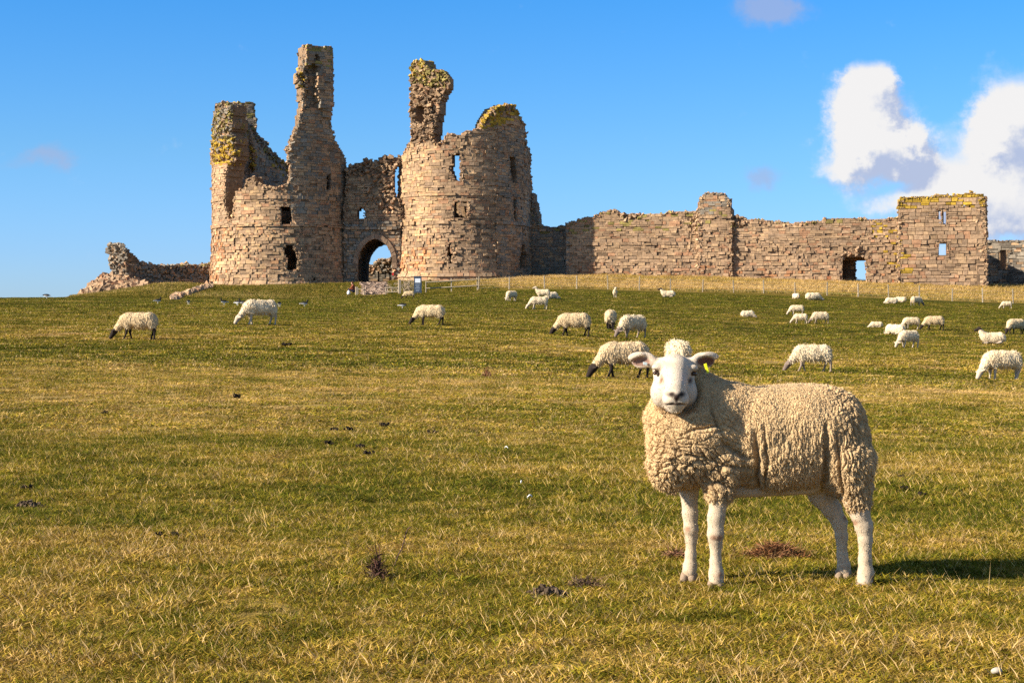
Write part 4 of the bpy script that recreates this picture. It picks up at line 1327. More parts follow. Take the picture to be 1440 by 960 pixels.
    # ---- ear tags
    def tag_part(c, w_, h_, t_, ang, col, nm):
        bm_ = []
        for i in range(8):
            bm_.append(((-1 if i & 4 else 1) * w_ / 2 * (0.8 if i & 1 else 1), (-1 if i & 2 else 1) * t_ / 2, (-1 if i & 1 else 1) * h_ / 2))
        A = np.array(bm_); Mx = np.array(Matrix.Rotation(R(ang), 3, 'Y'))
        A = A @ Mx.T + np.array(P(*c))
        o = link_mesh(nm, np_mesh(nm, scale(A), _BF), plain('tag_plastic', col, .35, .5), root)
        o['label'] = 'yellow plastic ear tag' if col[2] < .1 else 'pale grey ear button'
        bv = o.modifiers.new('round', 'BEVEL'); bv.width = .0012; bv.segments = 2
    tag_part((989.5, -37, 514), 4.4, 13.5, 1.2, -18, (.85, .86, .02), 'ear_tag')
    tag_part((904.5, -36, 507.5), 6.5, 4.2, 1.2, 10, (.52, .60, .60), 'ear_tag')
    # ---- fleece
    g = Field((-190, -105, 70), (180, 110, 325), 2.2)
    g.ell(P(1095, 0, 614), (112, 72, 77), k=14)
    g.ell(P(1140, 0, 606), (75, 70, 69), k=14)
    g.ell(P(1174, 0, 612), (48, 66, 72), k=16)
    g.ell(P(1188, -4, 645), (33, 58, 58), k=16)
    g.ell(P(983, -2, 604), (66, 74, 77), k=18)
    g.ell(P(951, -8, 626), (45, 56, 58), k=16)
    g.ell(P(939, -12, 648), (30, 42, 34), k=12)
    g.cap(P(1000, 0, 585), P(957, -4, 552), 56, 40, k=18)
    g.ell(P(948, -12, 585), (44, 46, 30), k=14)
    g.cap(P(990, 6, 560), P(968, 2, 530), 36, 26, k=14)
    g.ell(P(1030, 0, 566), (40, 44, 32), k=14)
    # upper leg wool
    g.cap(P(1012, -32, 645), P(1009, -31, 682), 34, 24, k=10)
    g.cap(P(978, 26, 645), P(972, 24, 672), 30, 20, k=10)
    g.cap(P(1186, -34, 648), P(1198, -33, 698), 37, 21, k=12)
    g.cap(P(1197, -30, 640), P(1206, -31, 702), 24, 12, k=12)
    g.cap(P(1152, 32, 645), P(1160, 34, 680), 30, 19, k=10)
    g.cap(P(924, -14, 672), P(944, -12, 686), 10, 7, k=9)
    # leave the face free
    g.ell(P(944, -62, 536), (41, 44, 44), k=7, sub=True)
    g.ell(P(1112, -62, 690), (26, 40, 14), k=10, sub=True)
    V, Q = g.mesh(); V = relax(V, Q, 2, .5)
    V, Q = refine(V, Q); V = relax(V, Q, 1, .5)
    V, Q = refine(V, Q)
    Np = vnormals(V, Q)
    for _ in range(4): 
        Np = relax(Np, Q, 1, .5)
    Np /= np.linalg.norm(Np, axis=1)[:, None]
    px = V[:, 0] + 1070; py = 822 - V[:, 2]; dep = V[:, 1]
    wv = np.stack([vnoise(V, .035, s_, 3) for s_ in (41, 42, 43)], 1)
    # chest: blocky, deeply cracked locks; flank: long hanging ripples; rump: small curled locks
    a_ch = np.clip((1060 - px) / 40, 0, 1) * np.clip((py - 560) / 22, 0, 1)
    a_ru = np.clip((px - 1150) / 30, 0, 1)
    a_fl = np.clip(1 - a_ch - a_ru, 0, 1)
    a_lo = np.clip((py - 560) / 60, .35, 1)
    W1 = V + wv * 9
    rotm = np.array(Matrix.Rotation(R(-22), 3, 'Y'))
    def cellh(Pq, sc, seed, sharp):
        f1, f2, idv = voro(Pq * np.array(sc), seed)
        return np.clip((f2 - f1) * sharp, 0, 1) ** .55, idv
    h1, i1 = cellh((W1 @ rotm.T), (1 / 17., 1 / 12., 1 / 8.0), 51, 3.6)
    h2, i2 = cellh(V + wv * np.array([6, 5, 14]), (1 / 4.4, 1 / 4.4, 1 / 34.), 52, 2.4)
    h3, i3 = cellh(V + wv * np.array([9, 7, 12]), (1 / 5.6, 1 / 6.0, 1 / 19.), 53, 2.4)
    amp_ch = .30 + .70 * np.clip((py - 600) / 60, 0, 1) * np.clip((1050 - px) / 60, 0, 1)
    hh = a_ch * (h1 - 1) * 8.5 * amp_ch + a_ch * (i1 - .5) * 2.2 + a_fl * ((h2 - 1) * 3.2 + (i2 - .5) * 1.6) * a_lo + a_ru * ((h3 - 1) * 5.2 + (i3 - .5) * 2.2)
    h4, i4 = cellh(V + wv * 3, (1 / 2.6, 1 / 2.6, 1 / 3.4), 54, 1.5)
    h5, i5 = cellh(V + wv * 5, (1 / 1.5, 1 / 1.5, 1 / 7.5), 57, 1.4)
    fine = vnoise(V, .55, 44, 2)
    big = vnoise(V, .03, 46, 2)
    # a few long deep creases on the shoulder and behind the elbow
    cre = np.zeros(len(V))
    for (x0_, y0_, x1_, y1_, wd_, dp) in ((1010, 618, 1048, 640, 3.2, 6), (1000, 645, 1050, 655, 3, 5), (992, 668, 1030, 682, 3, 4), (1052, 600, 1060, 690, 4, 7), (950, 605, 1010, 590, 2.5, 4),
                                          (1150, 590, 1152, 690, 4, 6), (1165, 600, 1172, 700, 2.5, 4), (925, 620, 990, 640, 2.4, 4), (1064, 590, 1070, 680, 2.5, 4), (990, 560, 1005, 600, 3, 4)):
        ax_, ay_ = x1_ - x0_, y1_ - y0_; L2 = ax_ * ax_ + ay_ * ay_
        qx = px + wv[:, 0] * 6; qy = py + wv[:, 1] * 6
        t_ = np.clip(((qx - x0_) * ax_ + (qy - y0_) * ay_) / L2, 0, 1)
        dd_ = np.sqrt((qx - x0_ - t_ * ax_) ** 2 + (qy - y0_ - t_ * ay_) ** 2)
        cre += -dp * np.exp(-(dd_ / wd_) ** 2) * (dep < -5) * np.sin(np.clip(t_, .08, .92) * math.pi) ** .5
    hh = hh + fine * .7 + (h4 - 1) * .7 + (h5 - 1) * 1.1 + (i5 - .5) * .5 + big * 3.0 + cre * 1.5
    V2 = V + Np * hh[:, None]
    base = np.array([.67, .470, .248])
    # wool darker in the cracks, paler towards the raised tips
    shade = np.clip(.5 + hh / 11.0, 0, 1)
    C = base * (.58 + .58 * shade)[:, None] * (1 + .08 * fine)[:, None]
    rump_g = np.clip((px - 1212) / 20, 0, 1)[:, None]
    C = C * (1 - rump_g * .5) + np.array([.36, .32, .27]) * rump_g * .5
    warm = np.clip((960 - px) / 60, 0, 1)[:, None] * .3
    C = C * (1 - warm) + C * np.array([1.08, .96, .82]) * warm
    st_ = np.clip(vnoise(V, .02, 91, 3) * 1.3, 0, 1)[:, None] * .30
    st_ = st_ + np.clip((py[:, None] - 650) / 60, 0, 1) * .22 * np.clip(.5 + vnoise(V, .05, 92, 2), 0, 1)[:, None]
    C = C * (1 - st_) + C * np.array([.74, .64, .54]) * st_
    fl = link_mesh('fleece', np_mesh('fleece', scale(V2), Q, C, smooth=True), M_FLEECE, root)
    # curly tips
    N2 = vnormals(V2, Q)
    keep = (rs.random(len(V2)) < .07) & ((h4 > .35) | (rs.random(len(V2)) < .3)) & (hh > -3.5)
    flow = np.stack([wv[:, 0] * .5, wv[:, 1] * .3, -.45 + wv[:, 2] * .5], 1)[keep]
    Vt, f4, f3, Ct = tufts(V2[keep], Np[keep], C[keep] * rs.uniform(.92, 1.15, (keep.sum(), 1)), rs, 3.2, .8, flow=flow, spread=.45, bend=.5)
    link_mesh('wool_tips', np_mesh('wool_tips', scale(Vt), [f4, f3], Ct), M_FLEECE, fl)
    return root


hero = hero_sheep()
# ---------------------------------------------------------------- the flock
def flock_sheep(pose, face, legs, seed, wool=(.70, .58, .40), step=0.0, shag=1.0, turn=0.0):
    """metres, heading -X, origin on the ground under the belly; returns body mesh and fleece mesh"""
    h = .013
    rs = np.random.RandomState(seed)
    s = Field((-.95, -.34, -.02), (.62, .34, .98), h)
    w = Field((-.80, -.36, .0), (.62, .36, .92), h)
    lie = pose.startswith('lie')
    dz = -.24 if lie else 0.0
    K = .05
    # wool
    w.ell((.06, 0, .52 + dz), (.42, .205, .205), k=K)
    w.ell((-.22, 0, .53 + dz), (.21, .19, .205), k=K)
    w.ell((.33, 0, .52 + dz), (.185, .195, .21), k=K)
    w.ell((.10, 0, .44 + dz), (.34, .20, .16), k=K)
    s.ell((.05, 0, .50 + dz), (.40, .15, .15), k=K)
    if not lie:
        w.ell((.39, .09, .42), (.115, .095, .16), k=K); w.ell((.39, -.09, .42), (.115, .095, .16), k=K)
        w.ell((-.24, .09, .38), (.10, .08, .11), k=K); w.ell((-.24, -.09, .38), (.10, .08, .11), k=K)
    w.cap((.50, 0, .58 + dz), (.52, 0, .40 + dz), .04, .03, k=.04)
    ty = turn
    if pose in ('graze', 'lie_down'):
        n0 = np.array((-.34, 0, .50 + dz)); n1 = np.array((-.53, ty * .4, .29 + dz * .6))
        hd0 = np.array((-.61, ty * .55, .205 + dz * .55)); hd1 = np.array((-.69, ty * .75, .075 if not lie else .04))
        up = np.array((-.85, 0, .5))
    elif pose in ('stand', 'lie_up'):
        n0 = np.array((-.32, 0, .58 + dz)); n1 = np.array((-.47, ty * .4, .80 + dz))
        hd0 = np.array((-.50, ty * .5, .86 + dz)); hd1 = np.array((-.66, ty, .80 + dz))
        up = np.array((.1, 0, 1.0))
    else:  # lie_flat: head tucked along the flank
        n0 = np.array((-.30, .04, .46 + dz)); n1 = np.array((-.44, .10, .34 + dz))
        hd0 = np.array((-.47, .12, .36 + dz)); hd1 = np.array((-.58, .16, .27 + dz))
        up = np.array((0, 0, 1.0))
    w.cap(n0, n1, .155, .085, k=.07)
    s.cap(n0, hd0, .09, .072, k=.04)
    s.cap(hd0, hd1, .074, .048, k=.03)
    ax = (hd1 - hd0) / np.linalg.norm(hd1 - hd0)
    side = np.cross(ax, up); side /= np.linalg.norm(side)
    back = np.cross(side, ax)
    for q in (-1, 1):
        e0 = hd0 + side * q * .05 - ax * .02
        s.cap(e0, e0 + side * q * .13 - ax * .02 - back * .0, .032, .02, k=.012)
    if not lie:
        fx = step
        L = [((-.23 - fx * .5, -.085), (-.27 - fx, -.085)), ((-.22 + fx * .4, .085), (-.21 + fx * .8, .085))]
        for (a, b_) in L:
            s.cap((a[0], a[1], .40), (a[0] - .005, a[1], .20), .055, .034, k=.02)
            s.cap((a[0] - .005, a[1], .20), (b_[0], b_[1], .055), .030, .021, k=.012)
            s.cap((b_[0], b_[1], .05), (b_[0] - .02, b_[1], .02), .027, .027, k=.012)
        for (x_, y_, fx2) in ((.40, -.09, fx), (.38, .09, -fx * .9)):
            s.cap((x_ - .02, y_, .44), (x_ + .05 + fx2 * .5, y_, .24), .085, .038, k=.03)
            s.cap((x_ + .05 + fx2 * .5, y_, .24), (x_ + .01 + fx2, y_, .06), .032, .022, k=.012)
            s.cap((x_ + .01 + fx2, y_, .05), (x_ - .015 + fx2, y_, .02), .028, .028, k=.012)
    else:
        s.cap((-.22, -.13, .08), (-.42, -.12, .04), .045, .03, k=.03)
        s.cap((.30, -.17, .10), (.12, -.20, .045), .06, .03, k=.03)
    Vs, Qs = s.mesh(); Vs = relax(Vs, Qs, 1, .4)
    Vw, Qw = w.mesh(); Vw = relax(Vw, Qw, 2, .5); Vw, Qw = refine(Vw, Qw)
    # colours
    fc = np.array(face); lc = np.array(legs)
    C = np.repeat(lc[None], len(Vs), 0)
    dh = np.linalg.norm(Vs - (hd0 + hd1) / 2, axis=1)
    C = np.where((dh < .24)[:, None] & (Vs[:, 0] < -.38)[:, None], fc[None], C)
    C = np.where((Vs[:, 2] > .30 + dz)[:, None] & (Vs[:, 0] > -.36)[:, None], np.array([[.45, .36, .26]]), C)
    if max(face) > .4:
        tip = np.clip(1 - np.linalg.norm(Vs - (hd1 + ax * .02), axis=1) / .045, 0, 1)[:, None]
        C = C * (1 - tip) + np.array([[.10, .07, .06]]) * tip
    C = C * (1 + .12 * vnoise(Vs, 9, 3, 2))[:, None]
    if not lie: C = np.where((Vs[:, 2] < .035)[:, None], np.array([[.07, .05, .04]]), C)
    Nw = vnormals(Vw, Qw)
    wv = np.stack([vnoise(Vw, 3, seed + i, 2) for i in range(3)], 1)
    f1, f2, idv = voro((Vw + wv * .03) * np.array([26, 26, 7.0]), seed)
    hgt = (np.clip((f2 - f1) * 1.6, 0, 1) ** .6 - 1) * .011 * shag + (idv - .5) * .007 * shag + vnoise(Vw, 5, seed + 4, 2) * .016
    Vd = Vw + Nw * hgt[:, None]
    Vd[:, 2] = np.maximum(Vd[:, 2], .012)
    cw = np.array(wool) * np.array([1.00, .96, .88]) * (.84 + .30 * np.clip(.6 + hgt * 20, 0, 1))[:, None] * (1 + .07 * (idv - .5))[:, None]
    kp = rs.random(len(Vd)) < .022
    flow = np.stack([wv[kp, 0] * .3, wv[kp, 1] * .3, np.full(kp.sum(), -.55)], 1) + Nw[kp] * .2
    Vt, f4, f3, Ct = tufts(Vd[kp], Nw[kp], cw[kp] * rs.uniform(.93, 1.1, (kp.sum(), 1)), rs, .042 * shag, .011, flow=flow, spread=.3, bend=.3)
    Vt[:, 2] = np.maximum(Vt[:, 2], .012)
    nV = len(Vd)
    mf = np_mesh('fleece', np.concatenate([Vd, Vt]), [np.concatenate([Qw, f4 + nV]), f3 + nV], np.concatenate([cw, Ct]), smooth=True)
    mb = np_mesh('body', Vs, Qs, C, smooth=True)
    mb.materials.append(M_FLOCKSKIN); mf.materials.append(M_FLOCKFLEECE)
    return mb, mf


DARK = (.030, .022, .018); WHITE = (.52, .42, .31); MOTT = (.20, .15, .12)
KINDS = {
    'suffolk': flock_sheep('graze', DARK, DARK, 101, (.60, .47, .30), step=.05),
    'suffolk2': flock_sheep('graze', DARK, DARK, 102, (.64, .52, .34), step=-.07, turn=-.10),
    'mule': flock_sheep('graze', MOTT, (.30, .23, .17), 103, (.72, .61, .44), step=.07, shag=1.4, turn=.06),
    'white': flock_sheep('graze', WHITE, WHITE, 104, (.74, .63, .46), step=.04, shag=1.2),
    'white2': flock_sheep('graze', WHITE, WHITE, 105, (.72, .60, .42), step=-.05, turn=-.15),
    'lying': flock_sheep('lie_flat', WHITE, WHITE, 106, (.76, .66, .50)),
    'lying_white': flock_sheep('lie_down', WHITE, WHITE, 107, (.74, .63, .46)),
    'lying_dark': flock_sheep('lie_up', DARK, DARK, 108, (.74, .63, .46)),
    'standing': flock_sheep('stand', WHITE, WHITE, 109, (.72, .61, .44), turn=-.1),
}
TOPZ = {k: (.75 if not k.startswith('lying') else .50) for k in KINDS}
# column, row of the feet, row of the back, heading (0 = facing left, 90 = away from us, 180 = right, -90 = towards us), kind, label
FLOCK = [
    (193, 477.5, 437, 0, 'suffolk', 'black faced sheep grazing alone on the far left of the pasture'),
    (364, 457, 418, -28, 'white', 'shaggy white faced sheep grazing below the left round tower'),
    (604, 457, 427, 6, 'suffolk2', 'dark faced sheep grazing below the information board and broken tower'),
    (806, 473, 438, 0, 'suffolk', 'black legged sheep grazing in profile, left of two rear facing sheep'),
    (859, 464, 434, 98, 'suffolk2', 'sheep seen from behind with dark legs, tail towards the viewer'),
    (889, 475, 441, -42, 'mule', 'pale sheep with mottled face grazing just right of the rear facing one'),
    (876, 532, 477, -14, 'suffolk', 'shaggy black faced sheep grazing directly behind the big sheep, left of its ear'),
    (952, 528, 475, 82, 'mule', 'sheep whose rump alone shows above the big sheep\'s head'),
    (1141, 523, 482, 0, 'mule', 'long woolled sheep with dark muzzle grazing above the big sheep\'s back'),
    (1408, 534, 490, -14, 'white2', 'shaggy white sheep grazing at the right edge, largest of those there'),
    (1277, 489, 463, -32, 'white', 'white faced sheep grazing just below a group of three'),
    (1281, 463, 445, -8, 'white2', 'white sheep grazing between a lying sheep and a black faced one'),
    (1258, 470, 455, 35, 'lying', 'plump white sheep lying down beside a small grazing group'),
    (1232, 460.5, 452, 0, 'lying_white', 'low white sheep lying flat, left end of the right hand group'),
    (1313, 464, 443, 0, 'suffolk', 'black faced sheep grazing, right end of a group of four'),
    (1395, 484, 466, 0, 'lying_dark', 'sheep lying down with its black head raised'),
    (1428, 470, 447, -30, 'suffolk2', 'black faced sheep grazing at the right edge above the lying one'),
    (1415, 434, 423, 0, 'white', 'small distant sheep grazing by the fence at the far right'),
    (1289, 430, 416, 150, 'mule', 'sheep grazing with its head to the right near the fence'),
    (1253, 427, 418, 0, 'lying', 'white sheep lying by the fence in front of the square tower'),
    (1266, 425, 417, 30, 'lying_white', 'small sheep lying close behind another beside the fence'),
    (1119, 420, 412, 70, 'lying', 'tiny sheep lying by the fence, left of its neighbour'),
    (1144, 422, 411, 170, 'lying_white', 'woolly sheep resting at the fence below the curtain wall'),
    (1052, 446, 436, 175, 'lying', 'lone sheep lying down in the middle of the green pasture'),
    (1120, 443, 428, 0, 'white2', 'white sheep grazing at the back of a trio'),
    (1125, 455, 440, 3, 'white', 'white sheep grazing at the front left of a trio'),
    (1153, 455, 437.5, -5, 'mule', 'darker legged sheep grazing on the right of a trio'),
    (865, 418.5, 406.5, -85, 'standing', 'small sheep facing the viewer near the fence'),
    (939, 418, 408, 0, 'lying_dark', 'white sheep with black head lying against the fence'),
    (719, 423, 408, -50, 'white2', 'pale sheep grazing on its own below the right round tower'),
    (757, 435, 416, -5, 'white', 'white sheep grazing in front of an overlapping pair'),
    (763, 421, 406, 5, 'standing', 'white sheep partly hidden behind the grazing one in front'),
    (776, 420, 410, 160, 'lying', 'small sheep lying to the right of an overlapping pair'),
    (575, 420, 408.5, 0, 'suffolk', 'sheep grazing at the foot of the information board'),
]
for i, (px, fy, ty_, hdg, kind, lab) in enumerate(FLOCK):
    d = ground_hit(px, fy, 20, 150)
    x = PX(px, d)
    sc = (fy - ty_) * d / F / TOPZ[kind]
    lie_ = kind.startswith('lying')
    sc = min(max(sc, .62), 1.18)
    root = empty('sheep', (x, d, Hs(x, d) - .015), R(-hdg))
    root.scale = (sc, sc, sc)
    tag(root, lab, 'sheep', group='sheep grazing and resting across the pasture')
    mb, mf = KINDS[kind]
    for nm, me_ in (('body', mb), ('fleece', mf)):
        o = bpy.data.objects.new(nm, me_); COL.objects.link(o); o.parent = root


# ---------------------------------------------------------------- birds
def bird_mesh(seed, up):
    f = Field((-.30, -.12, -.01), (.30, .12, .42), .012)
    f.ell((0, 0, .20), (.17, .075, .085), k=.03)
    f.cap((.10, 0, .21), (.25, 0, .17), .045, .02, k=.03)
    hz_ = .36 if up else .22
    f.cap((-.12, 0, .23), (-.17, 0, hz_), .045, .035, k=.03)
    f.ell((-.18, 0, hz_), (.045, .036, .036), k=.02)
    f.cap((-.21, 0, hz_), (-.28, 0, hz_ - .02), .014, .008, k=.01)
    for q in (-.03, .03): f.cap((.0, q, .14), (.01, q, .0), .012, .012, k=.01)
    V, Q = f.mesh()
    C = np.where((V[:, 2] > .19)[:, None], np.array([[.02, .02, .022]]), np.array([[.75, .73, .70]]))
    C = np.where((V[:, 0] < -.12)[:, None] & (V[:, 2] > .19)[:, None], np.array([[.02, .02, .022]]), C)
    me = np_mesh('bird', V, Q, C, smooth=True); me.materials.append(M_FLOCKSKIN)
    return me


BM = [bird_mesh(1, True), bird_mesh(2, False)]
BIRDS = [(222, 427, 200, 'black and white bird nearest the ruined wall on the left'), (265, 428.5, 90, 'small pale bird standing below the line of half buried stones'),
         (315, 429, 20, 'white breasted bird on the grass below the left corner of the tower'), (334, 430, 150, 'dark backed bird just left of another close to the white faced sheep'),
         (341, 430, 0, 'dark bird standing closest to the white faced sheep\'s head'), (393, 432, 80, 'black bird standing just right of the white faced sheep'),
         (428, 431.5, 190, 'white bellied bird alone between the sheep and the archway'), (566, 434, 175, 'black and white bird in front of the grazing sheep by the board')]
for i, (px, py, ang, lab) in enumerate(BIRDS):
    d = ground_hit(px, py, 40, 145)
    x = PX(px, d)
    o = bpy.data.objects.new('bird', BM[i % 2]); COL.objects.link(o)
    o.location = (x, d, Hs(x, d) + .0); o.rotation_euler = (0, 0, R(ang)); o.scale = (.95,) * 3
    tag(o, lab, 'bird', group='birds on the grass below the castle')
d = 122.0; x = PX(65.5, d)
o = bpy.data.objects.new('bird', BM[1]); COL.objects.link(o)
o.location = (x, d, Hs(x, d)); o.scale = (1.2,) * 3
tag(o, 'tiny dark bird on the skyline at the far left, away from the flock', 'bird', group='birds on the grass below the castle')

# ---------------------------------------------------------------- boxes and rods
class MB:
    def __init__(self): self.V = []; self.Fq = []; self.C = []
    def box(self, c, s, rz=0.0, col=(.5, .5, .5), tilt=0.0):
        A = np.array([[(-.5 if i & 4 else .5), (-.5 if i & 2 else .5), (-.5 if i & 1 else .5)] for i in range(8)]) * np.array(s)
        Mx = np.array(Matrix.Rotation(rz, 3, 'Z') @ Matrix.Rotation(tilt, 3, 'Y'))
        self.Fq += [tuple(len(self.V) + q for q in f_) for f_ in _BF]
        self.V += list(map(tuple, A @ Mx.T + np.array(c))); self.C += [col] * 8
        return self
    def rod(self, a, b, r, n=6, col=(.5, .5, .5), r2=None):
        a = Vector(a); b = Vector(b); z = (b - a).normalized()
        x = z.orthogonal().normalized(); y = z.cross(x); k = len(self.V); r2 = r if r2 is None else r2
        for p, rr in ((a, r), (b, r2)):
            for i in range(n):
                t = 2 * math.pi * i / n
                self.V.append(tuple(p + x * math.cos(t) * rr + y * math.sin(t) * rr)); self.C.append(col)
        for i in range(n):
            j = (i + 1) % n
            self.Fq.append((k + i, k + j, k + n + j, k + n + i))
        return self
    def build(self, name, mat, parent=None):
        me = np_mesh(name, np.array(self.V), np.array(self.Fq), np.array(self.C))
        return link_mesh(name, me, mat, parent)


M_WOOD = attr_material('weathered_wood', rough=.85, spec=.1, var=.12, nscale=12)
M_PAINT = attr_material('painted_metal', rough=.5, spec=.3, var=.05, nscale=6)
WOODC = (.34, .28, .20)
rs = np.random.RandomState(77)

# post and wire fence along the foot of the bank
def fence(pxs, dep, label, group=None, hgt=1.1, rails=None):
    root = empty('wire_fence' if rails is None else 'rail_fence', (PX(pxs[0], dep(pxs[0])), dep(pxs[0]), 0))
    x0 = Vector(root.location); tops = []
    for p in pxs:
        d = dep(p); x = PX(p, d); z = Hs(x, d)
        hh = hgt * rs.uniform(.92, 1.08); ln = rs.normal(0, .03)
        m = MB().rod((x - x0.x, d - x0.y, z - .2), (x - x0.x + ln, d - x0.y, z + hh), .055, 7, tuple(np.array(WOODC) * rs.uniform(.8, 1.25)), .048)
        m.V.append((x - x0.x + ln, d - x0.y, z + hh + .02)); m.C.append(WOODC)
        k = 7; n = len(m.V) - 1
        for i in range(7): m.Fq.append((7 + i, 7 + (i + 1) % 7, n, n))
        m.Fq = [f_ for f_ in m.Fq if len(set(f_)) == 4]
        m.V.pop(); m.C.pop()
        m.Fq.append((7, 8, 9, 10)); m.Fq.append((7, 10, 11, 12)); m.Fq.append((7, 12, 13, 7)) if False else None
        m.build('post', M_WOOD, root)
        tops.append((x - x0.x, d - x0.y, z))
    for q in ((.95, .7, .45, .2) if rails is None else rails):
        m = MB()
        for a, b_ in zip(tops[:-1], tops[1:]):
            if rails is None: m.rod((a[0], a[1] - .07, a[2] + q), (b_[0], b_[1] - .07, b_[2] + q), .006, 4, (.30, .28, .26))
            else:
                m.rod((a[0], a[1] - .08, a[2] + q), (b_[0], b_[1] - .08, b_[2] + q), .045, 5, tuple(np.array(WOODC) * rs.uniform(.9, 1.2)))
        m.build('wire' if rails is None else 'rail', M_WOOD, root)
    tag(root, label, 'fence')
    return root


fence([673, 716, 766, 811, 855, 899, 943, 988, 1032, 1074, 1118, 1163, 1207, 1250, 1293, 1339, 1382, 1425, 1470],
      lambda p: float(np.interp(p, [673, 720, 1440], [141, 140.5, 139.5])), 'long post and wire fence running below the curtain wall')
fence([599, 635, 673 - 1.2], lambda p: 140.3, 'short pale wooden rail fence between the information board and the wire fence', rails=(.95, .45))
# low pale rails either side of the track
fence([504, 512], lambda p: 142.2, 'low pale rail left of the castle track beside the seated person', hgt=.6, rails=(.5,))
fence([543, 551, 560], lambda p: 141.6, 'low pale timber barrier right of the castle track', hgt=.65, rails=(.55, .2))

# gate posts
for px, hh, lab in ((562, 1.25, 'thick pale gatepost nearest the information board'), (501.5, .75, 'short pale post beside the seated person')):
    d = 141.0; x = PX(px, d)
    o = MB().box((0, 0, hh / 2 - .1), (.2, .2, hh + .2), .2, (.50, .40, .28)).build('gatepost', M_WOOD)
    o.location = (x, d, Hs(x, d)); tag(o, lab, 'post')

# information board
d = 139.6; x = PX(587.5, d)
b0 = empty('information_board', (x, d, Hs(x, d)))
tag(b0, 'tall dark blue information board with a white notice at its top', 'sign')
MB().box((0, 0, .75), (.62, .10, 1.5), 0, (.045, .065, .10)).build('panel', M_PAINT, b0)
MB().box((0, -.056, 1.13), (.44, .012, .34), 0, (.75, .80, .85)).build('notice', M_PAINT, b0)
m = MB()
for i, zz in enumerate((.82, .72, .62, .52, .40, .30)):
    m.box((-.02 * (i % 2), -.054, zz), (.42 - .07 * (i % 3), .008, .035), 0, (.32, .38, .46))
m.build('text_lines', M_PAINT, b0)
for q in (-.26, .26):
    MB().box((q, .09, .7), (.07, .07, 1.5), 0, (.05, .06, .08)).build('leg', M_PAINT, b0)

# bare branches beside the gatepost
rsb = np.random.RandomState(5)
m = MB()
def branch(p, dr, L, r, lv):
    n = 4
    for i in range(n):
        q = p + dr * (L / n)
        m.rod(p, q, r * (1 - i / n * .5), 4, tuple(np.array((.42, .33, .24)) * rsb.uniform(.7, 1.3)), r * (1 - (i + 1) / n * .5))
        p = q
        dr = (dr + Vector(rsb.normal(0, .22, 3)) + Vector((0, 0, -.05))).normalized()
        if lv > 0 and i > 0:
            for _ in range(2):
                branch(p, (dr + Vector(rsb.normal(0, .8, 3))).normalized(), L * .55, r * .55, lv - 1)
d = 143.5; x = PX(567, d); z = Hs(x, d)
for i in range(7):
    branch(Vector((rsb.normal(0, .15), rsb.normal(0, .15), 0)), Vector((rsb.normal(0, .7), rsb.normal(0, .3), 1)).normalized(), .95, .035, 2)
o = m.build('bare_bush', M_WOOD); o.location = (x, d, z - .05)
tag(o, 'leafless pale twiggy bush behind the gatepost and information board', 'bush')

